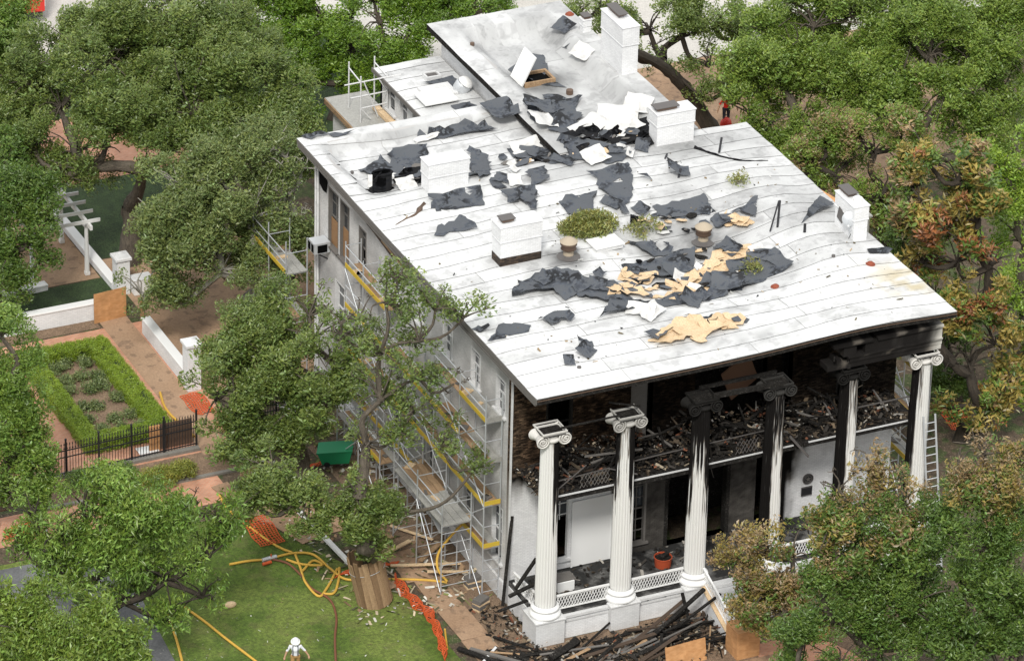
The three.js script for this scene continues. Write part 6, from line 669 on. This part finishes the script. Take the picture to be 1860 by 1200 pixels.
// fallen branches on the roof
{ const R = RNG(30); const fb = (label, x, z, r, n, seed) => { const t = thing('fallen_branch', label, 'branch', [x, roofM(x, z), z]), L = [], st = []; for (let i = 0; i < n; i++) { const a = R() * 6.28, q = Math.sqrt(R()) * r; L.push([Math.cos(a) * q, 0.1 + rr(R, 0.05, 0.6) * (1 - 0.7 * (q / r) ** 2), Math.sin(a) * q * 0.7, rr(R, 0.6, 0.95), ...mx([0.15, 0.21, 0.05], [0.34, 0.38, 0.13], R())]); } for (let i = 0; i < 7; i++) { const a = rr(R, 0, 6.28); st.push(tube([[0, 0.05, 0.1], [Math.cos(a) * r * 0.5, 0.4 * (r > 0.6 ? 1 : 0.3), Math.sin(a) * r * 0.35], [Math.cos(a) * r, 0.3 * (r > 0.6 ? 1 : 0.3), Math.sin(a) * r * 0.7]], 0.03, 0.012, 5, 6)); } mesh('twigs', merge(st), M.barkG, t); foliage(L, LC.ash, 'leaves', t); };
  fb('leafy fallen branch lying on the white roof behind the small white hatch', 7.0, -11.4, 1.08, 230, 1); fb('small sprig of leaves on the roof in the middle of the torn area', 9.2, -10.6, 0.7, 16, 2); fb('tiny leafy sprig on the rear right part of the roof', 14.6, -12.6, 0.25, 8, 3); fb('tiny leafy sprig on the dark felt at the right of the bowl', 12.0, -6.2, 0.28, 9, 4); }
{ const b = thing('burnt_vent_drum', 'blackened metal drum standing open on the rear left of the roof', 'vent drum', [0.75, roofM(0.75, -18.6), -18.6]); mesh('shell', new THREE.CylinderGeometry(0.42, 0.42, 0.85, 20, 4, true).translate(0, 0.45, 0), M.feltB, b); mesh('torn_collar', [new THREE.TorusGeometry(0.42, 0.05, 6, 18).rotateX(1.35).translate(0, 0.9, 0), box(0.5, 0.3, 0.03, -0.3, 0.85, 0.25, 0.3, 0.5, 0.4), new THREE.CylinderGeometry(0.55, 0.6, 0.05, 18).translate(0, 0.05, 0)], M.feltB, b); }
tag(mesh('leaning_pole', [rod([14.35, roofM(14.4, -8.4), -8.4], [14.4, roofM(14.4, -8.4) + 1.25, -8.4], 0.05), rod([13.9, roofM(14.4, -8.4), -8.2], [14.35, roofM(14.4, -8.4) + 1.25, -8.4], 0.035)].map((g) => g), M.dark), 'dark vent pole with a stay standing on the roof near the dish chimney', 'vent pole');
{ const t = thing('rubbish_drum', 'orange red drum standing on the porch floor between the second and third columns', 'drum', [6.05, 1.21, -1.5]); t.scale.setScalar(0.85); mesh('shell', new THREE.CylinderGeometry(0.43, 0.39, 0.5, 22, 1, true).translate(0, 0.26, 0), M.drum, t); mesh('rim', [new THREE.TorusGeometry(0.43, 0.03, 6, 24).rotateX(Math.PI / 2).translate(0, 0.51, 0)], M.drum, t); mesh('contents', [new THREE.CylinderGeometry(0.41, 0.41, 0.05, 18).translate(0, 0.42, 0), box(0.5, 0.2, 0.2, 0.05, 0.55, 0, 0.2, 0.4)], M.char, t); }
{ const t = thing('porch_block', 'white wooden block lying on the porch floor beside the first column', 'block', [1.5, 1.2, -1.55]); mesh('body', cbox(0.75, 0.5, 0.75, 0.02), M.white, t); mesh('top_slab', cbox(0.85, 0.08, 0.6, 0.015).translate(0.02, 0.5, 0.05), M.ash, t); }
{ const t = thing('rubbish_bin', 'green two wheeled tipping bin tilted under the oak beside the scaffolding', 'bin', [-2.34,0.2,-16.01]); t.scale.setScalar(0.78); t.rotation.set(0.1, -0.5, 0.15); const s = new THREE.Shape([[-0.75, 0.15], [0.7, 0.2], [0.95, 0.95], [-0.95, 0.85]].map((p) => new THREE.Vector2(...p))); mesh('body', wuv(new THREE.ExtrudeGeometry(s, { depth: 0.9, bevelSize: 0.03, bevelThickness: 0.03, bevelSegments: 1 }).translate(0, 0, -0.45)), M.green, t); mesh('lid', box(2.0, 0.06, 1.1, 0, 0.97, 0, 0, 0, 0.05), M.green, t); for (const z of [-0.4, 0.4]) mesh('wheel', rod([-0.5, 0.15, z], [-0.5, 0.15, z + 0.1], 0.17, 14), M.iron, t); mesh('handle', rod([0.95, 0.9, -0.45], [0.95, 0.9, 0.45], 0.03), M.steel, t); }
tag(mesh('garden_stone', new THREE.IcosahedronGeometry(0.22, 2).scale(1.3, 0.6, 0.8).translate(-10.81,0.08,-7.2), M.tan), 'pale tan stone on the lawn right of the ash tree', 'stone');
tag(mesh('marker_post', rod([-15.92,0,-14.9], [-16.05,0.9,-14.64], 0.04), M.white), 'short white post by the brick walk at the lower left', 'post'); tag(mesh('marker_post', rod([-3.92,0,-0.84], [-4.06,1,-0.8], 0.04), M.hose), 'yellow stake standing in the netting fence beside the pale path', 'post');
// ---------------------------------------------------------------- fire truck at the top left
{ const t = thing('fire_truck', 'red fire engine with white stripe parked on the pale street at the top left', 'fire engine', [1.83,-64.19].toSpliced(1, 0, 0)); t.position.z -= 6.6; t.rotation.y = 1.35; t.translateX(-4); const B = (n, g, m) => mesh(n, g, m, t);
  B('body', cbox(8.4, 2.3, 2.4, 0.08).translate(0, 0.65, 0), M.red); B('cab', cbox(2.2, 1.0, 2.3, 0.12).translate(2.9, 2.95, 0), M.red); B('chassis', cbox(8.2, 0.4, 2.2, 0.03).translate(0, 0.35, 0), M.iron); B('stripe', [box(8.45, 0.28, 0.02, 0, 1.15, 1.215), box(8.45, 0.28, 0.02, 0, 1.15, -1.215), box(0.02, 0.28, 2.4, 4.22, 1.15, 0)], M.white); B('bumper', cbox(0.4, 0.35, 2.5, 0.05).translate(4.3, 0.4, 0), M.alu);
  B('window', [box(0.02, 0.75, 2, 4.02, 3.4, 0), box(1.6, 0.7, 0.02, 2.9, 3.4, 1.16), box(1.6, 0.7, 0.02, 2.9, 3.4, -1.16)], M.glass); for (const x of [-2.6, 2.6]) for (const z of [-1.1, 1.1]) { const w = B('wheel', rod([x, 0.52, z - 0.16], [x, 0.52, z + 0.16], 0.52, 20), M.iron); mesh('rim', rod([x, 0.52, z - 0.18], [x, 0.52, z + 0.18], 0.26, 14), M.alu, w); } for (let i = 0; i < 4; i++) B('locker_door', box(1.2, 1.0, 0.03, -3.4 + i * 1.35, 2.0, 1.22), M.alu); for (const z of [-0.8, 0.8]) B('headlight', box(0.04, 0.25, 0.35, 4.24, 1.0, z), M.white); }
// a far white building and low wall seen at the upper right
{ const w = thing('boundary_wall', 'grey rendered wall at the right rear corner of the main roof', 'wall', [19.4, 0, -14]); mesh('masonry', cbox(3, 8.3, 0.3, 0.02).translate(1, 0, 0), M.deck, w); mesh('coping', cbox(3.2, 0.12, 0.5, 0.02).translate(1, 8.3, 0), M.deck, w); const p = thing('plywood_sheet', 'orange plywood sheets stacked beyond the right rear eave', 'plywood sheet', [22.2, 4, -20]); for (let i = 0; i < 4; i++) mesh('sheet', box(0.8, 0.03, 1.6, i * 0.3 - 0.6, 2.2 + i * 0.12, i * 0.3, 0.5, 0.4 + i * 0.1), i % 2 ? M.ply : M.brown, p); mesh('trestle', [box(0.1, 6.2, 0.1, -0.3, -0.9, 0.4), box(0.1, 6.2, 0.1, 0.5, -0.9, 0.4), box(0.9, 0.1, 0.1, 0.1, 2, 0.4)], M.wood, p);
  const b = thing('annex_building', 'pale flat roofed outbuilding partly visible above the rear wing', 'building', [25.63,-55.2].toSpliced(1, 0, 0)); mesh('wall', box(9, 3.4, 6, 2, 1.7, -5), M.wall, b); mesh('roof', box(9.6, 0.25, 6.6, 2, 3.5, -5), M.stone, b); for (let i = 0; i < 3; i++) { const wn = part('window', b); mesh('frame', box(1.1, 1.4, 0.1, -1 + i * 2.8, 1.9, -1.98), M.stone, wn); mesh('pane', box(0.9, 1.2, 0.04, -1 + i * 2.8, 1.9, -1.92), M.glass, wn); } }
// ---------------------------------------------------------------- people
function figure(joints, bones, cell = 0.022) {   // one continuous body from tapered capsules joined smoothly
  const pts = bones.flatMap(([a, b]) => [joints[a], joints[b]]), lo = V(1e9, 1e9, 1e9), hi = V(-1e9, -1e9, -1e9); for (const p of pts) { lo.min(V(p[0], p[1], p[2]).addScalar(-p[3] - 0.06)); hi.max(V(p[0], p[1], p[2]).addScalar(p[3] + 0.06)); }
  const size = Math.max(hi.x - lo.x, hi.y - lo.y, hi.z - lo.z), n = Math.min(90, Math.ceil(size / cell)), mc = new MarchingCubes(n, undefined, false, false, 300000), c = lo.clone().add(hi).multiplyScalar(0.5), h = size / 2; mc.isolation = 0;
  const B = bones.map(([a, b]) => { const p = V(...joints[a].slice(0, 3)), q = V(...joints[b].slice(0, 3)), d = q.clone().sub(p); return { p, d, l2: d.lengthSq() || 1e-6, r0: joints[a][3], r1: joints[b][3] }; }), v = V(), w = V();
  for (let z = 0; z < n; z++) for (let y = 0; y < n; y++) for (let x = 0; x < n; x++) { v.set((x - n / 2) / (n / 2) * h + c.x, (y - n / 2) / (n / 2) * h + c.y, (z - n / 2) / (n / 2) * h + c.z); let D = 1; for (const b of B) { const t = clamp(w.copy(v).sub(b.p).dot(b.d) / b.l2), d = w.copy(b.p).addScaledVector(b.d, t).distanceTo(v) - mix(b.r0, b.r1, t), k = 0.03, hh = clamp(0.5 + 0.5 * (D - d) / k); D = mix(D, d, hh) - k * hh * (1 - hh); } mc.field[x + y * n + z * n * n] = -D; }
  mc.update(); const g = new THREE.BufferGeometry(), N = mc.count, P = new Float32Array(N * 3), Nn = new Float32Array(N * 3); for (let i = 0; i < N; i++) { for (let k = 0; k < 3; k++) { P[i * 3 + k] = mc.positionArray[i * 3 + k] * h + [c.x, c.y, c.z][k]; Nn[i * 3 + k] = mc.normalArray[i * 3 + k]; } } g.setAttribute('position', new THREE.BufferAttribute(P, 3)); g.setAttribute('normal', new THREE.BufferAttribute(Nn, 3)); return g;
}
function person(label, pos, turn, c) {
  const t = thing('person', label, 'person', pos); t.rotation.y = turn;
  const J = { hip: [0, 0.98, 0, 0.135], waist: [0, 1.1, 0.01, 0.13], chest: [0, 1.32, 0.03, 0.15], sl: [-0.19, 1.43, 0.02, 0.062], sr: [0.19, 1.43, 0.02, 0.062], neck: [0, 1.5, 0.04, 0.055], head0: [0, 1.6, 0.1, 0.085], head1: [0, 1.68, 0.09, 0.095], nose: [0, 1.6, 0.195, 0.014], el: [-0.33, 1.2, 0.02, 0.045], wl: [-0.42, 0.98, 0.1, 0.03], er: [0.36, 1.22, 0.0, 0.045], wr: [0.52, 1.02, 0.07, 0.03], hl: [-0.1, 0.94, 0, 0.1], kl: [-0.12, 0.5, 0.1, 0.065], al: [-0.12, 0.09, 0.0, 0.045], tl: [-0.13, 0.04, 0.16, 0.035], hr: [0.1, 0.94, 0, 0.1], kr: [0.12, 0.5, -0.02, 0.065], ar: [0.12, 0.09, -0.18, 0.045], tr: [0.13, 0.04, -0.03, 0.035] };
  const bones = [['hip', 'waist'], ['waist', 'chest'], ['chest', 'sl'], ['chest', 'sr'], ['chest', 'neck'], ['neck', 'head0'], ['head0', 'head1'], ['head0', 'nose'], ['sl', 'el'], ['el', 'wl'], ['sr', 'er'], ['er', 'wr'], ['hip', 'hl'], ['hl', 'kl'], ['kl', 'al'], ['al', 'tl'], ['hip', 'hr'], ['hr', 'kr'], ['kr', 'ar'], ['ar', 'tr']];
  for (const [s, w] of [[-1, 'wl'], [1, 'wr']]) { const W = J[w], p = 'hand' + s; J[p] = [W[0] + s * 0.02, W[1] - 0.08, W[2] + 0.02, 0.032]; bones.push([w, p]); for (let f = 0; f < 4; f++) { const L = [0.07, 0.085, 0.08, 0.06][f], a = p + 'a' + f, b = p + 'b' + f, z = (f - 1.5) * 0.021; J[a] = [J[p][0] + s * 0.006, J[p][1] - 0.03, J[p][2] + z, 0.011]; J[b] = [J[p][0] + s * 0.006, J[p][1] - 0.03 - L, J[p][2] + z + 0.01, 0.0085]; bones.push([p, a], [a, b]); } J[p + 't'] = [J[p][0] - s * 0.01, J[p][1] - 0.02, J[p][2] + 0.075, 0.01]; bones.push([p, p + 't']); }
  const skin = [0.42, 0.26, 0.17]; mesh('body', vcol(figure(J, bones), (x, y, z) => { const arm = Math.abs(x) > 0.3 && y < 1.24; if (y > 1.49) return skin; if (arm && y < 1.2) return skin; if (y < 0.12) return [0.03, 0.03, 0.03]; return y < 1.03 && Math.abs(x) < 0.3 ? c.legs : c.top; }), M.rubble, t);
  mesh('collar', new THREE.TorusGeometry(0.065, 0.016, 6, 16).rotateX(1.3).translate(0, 1.49, 0.045), std({ color: col(...c.top) }), t); mesh('eye', [new THREE.SphereGeometry(0.012, 6, 5).translate(-0.035, 1.65, 0.178), new THREE.SphereGeometry(0.012, 6, 5).translate(0.035, 1.65, 0.178)], M.iron, t);
  if (c.helmet) { mesh('helmet', new THREE.LatheGeometry([[0, 0.15], [0.07, 0.14], [0.115, 0.09], [0.128, 0.02], [0.17, 0], [0.19, -0.015], [0.185, -0.025], [0.12, 0]].map((p) => new THREE.Vector2(...p)), 24).scale(1, 1, 1.18).rotateX(0.2).translate(0, 1.69, 0.075), M.white, t); mesh('suspenders', [-1, 1].map((s) => tube([[s * 0.1, 1.04, 0.15], [s * 0.1, 1.2, 0.165], [s * 0.1, 1.36, 0.185], [s * 0.1, 1.475, 0.1], [s * 0.08, 1.45, -0.06], [s * 0.03, 1.2, -0.12]], 0.019, 0.019, 6)), M.dark, t); mesh('sleeve_patch', box(0.01, 0.07, 0.06, -0.315, 1.32, 0.03, 0, 0, -0.5), M.dark, t); }
  else mesh('hair', new THREE.SphereGeometry(0.1, 14, 10, 0, 6.3, 0, 1.7).scale(1, 1, 1.1).translate(0, 1.7, 0.075), M.net, t);
  return t;
}
person('person in white helmet, white shirt and dark suspenders walking on the lawn', [-10.34,-1.34].toSpliced(1, 0, 0), -0.38, { helmet: 1, top: [0.72, 0.73, 0.78], legs: [0.36, 0.22, 0.09] });
person('person in red helmet and red jacket standing in the rear courtyard by the curved trunk', [28.04,-39.11].toSpliced(1, 0, 0), -0.3, { top: [0.55, 0.03, 0.02], legs: [0.03, 0.03, 0.04] });
{ const t = thing('red_bag', 'red kit bag on the ground in front of the person in red', 'bag', [27.82,-38.68].toSpliced(1, 0, 0)); mesh('body', new THREE.SphereGeometry(0.3, 14, 10).scale(1, 1.2, 0.8).translate(0, 0.34, 0), M.red, t); mesh('strap', tube([[-0.2, 0.55, 0], [0, 0.85, 0], [0.2, 0.55, 0]], 0.025, 0.025, 6), M.iron, t); }

scene.traverse((o) => { if (o.isMesh) { o.castShadow = true; o.receiveShadow = true; } });
camera.updateProjectionMatrix();
renderer.render(scene, camera);
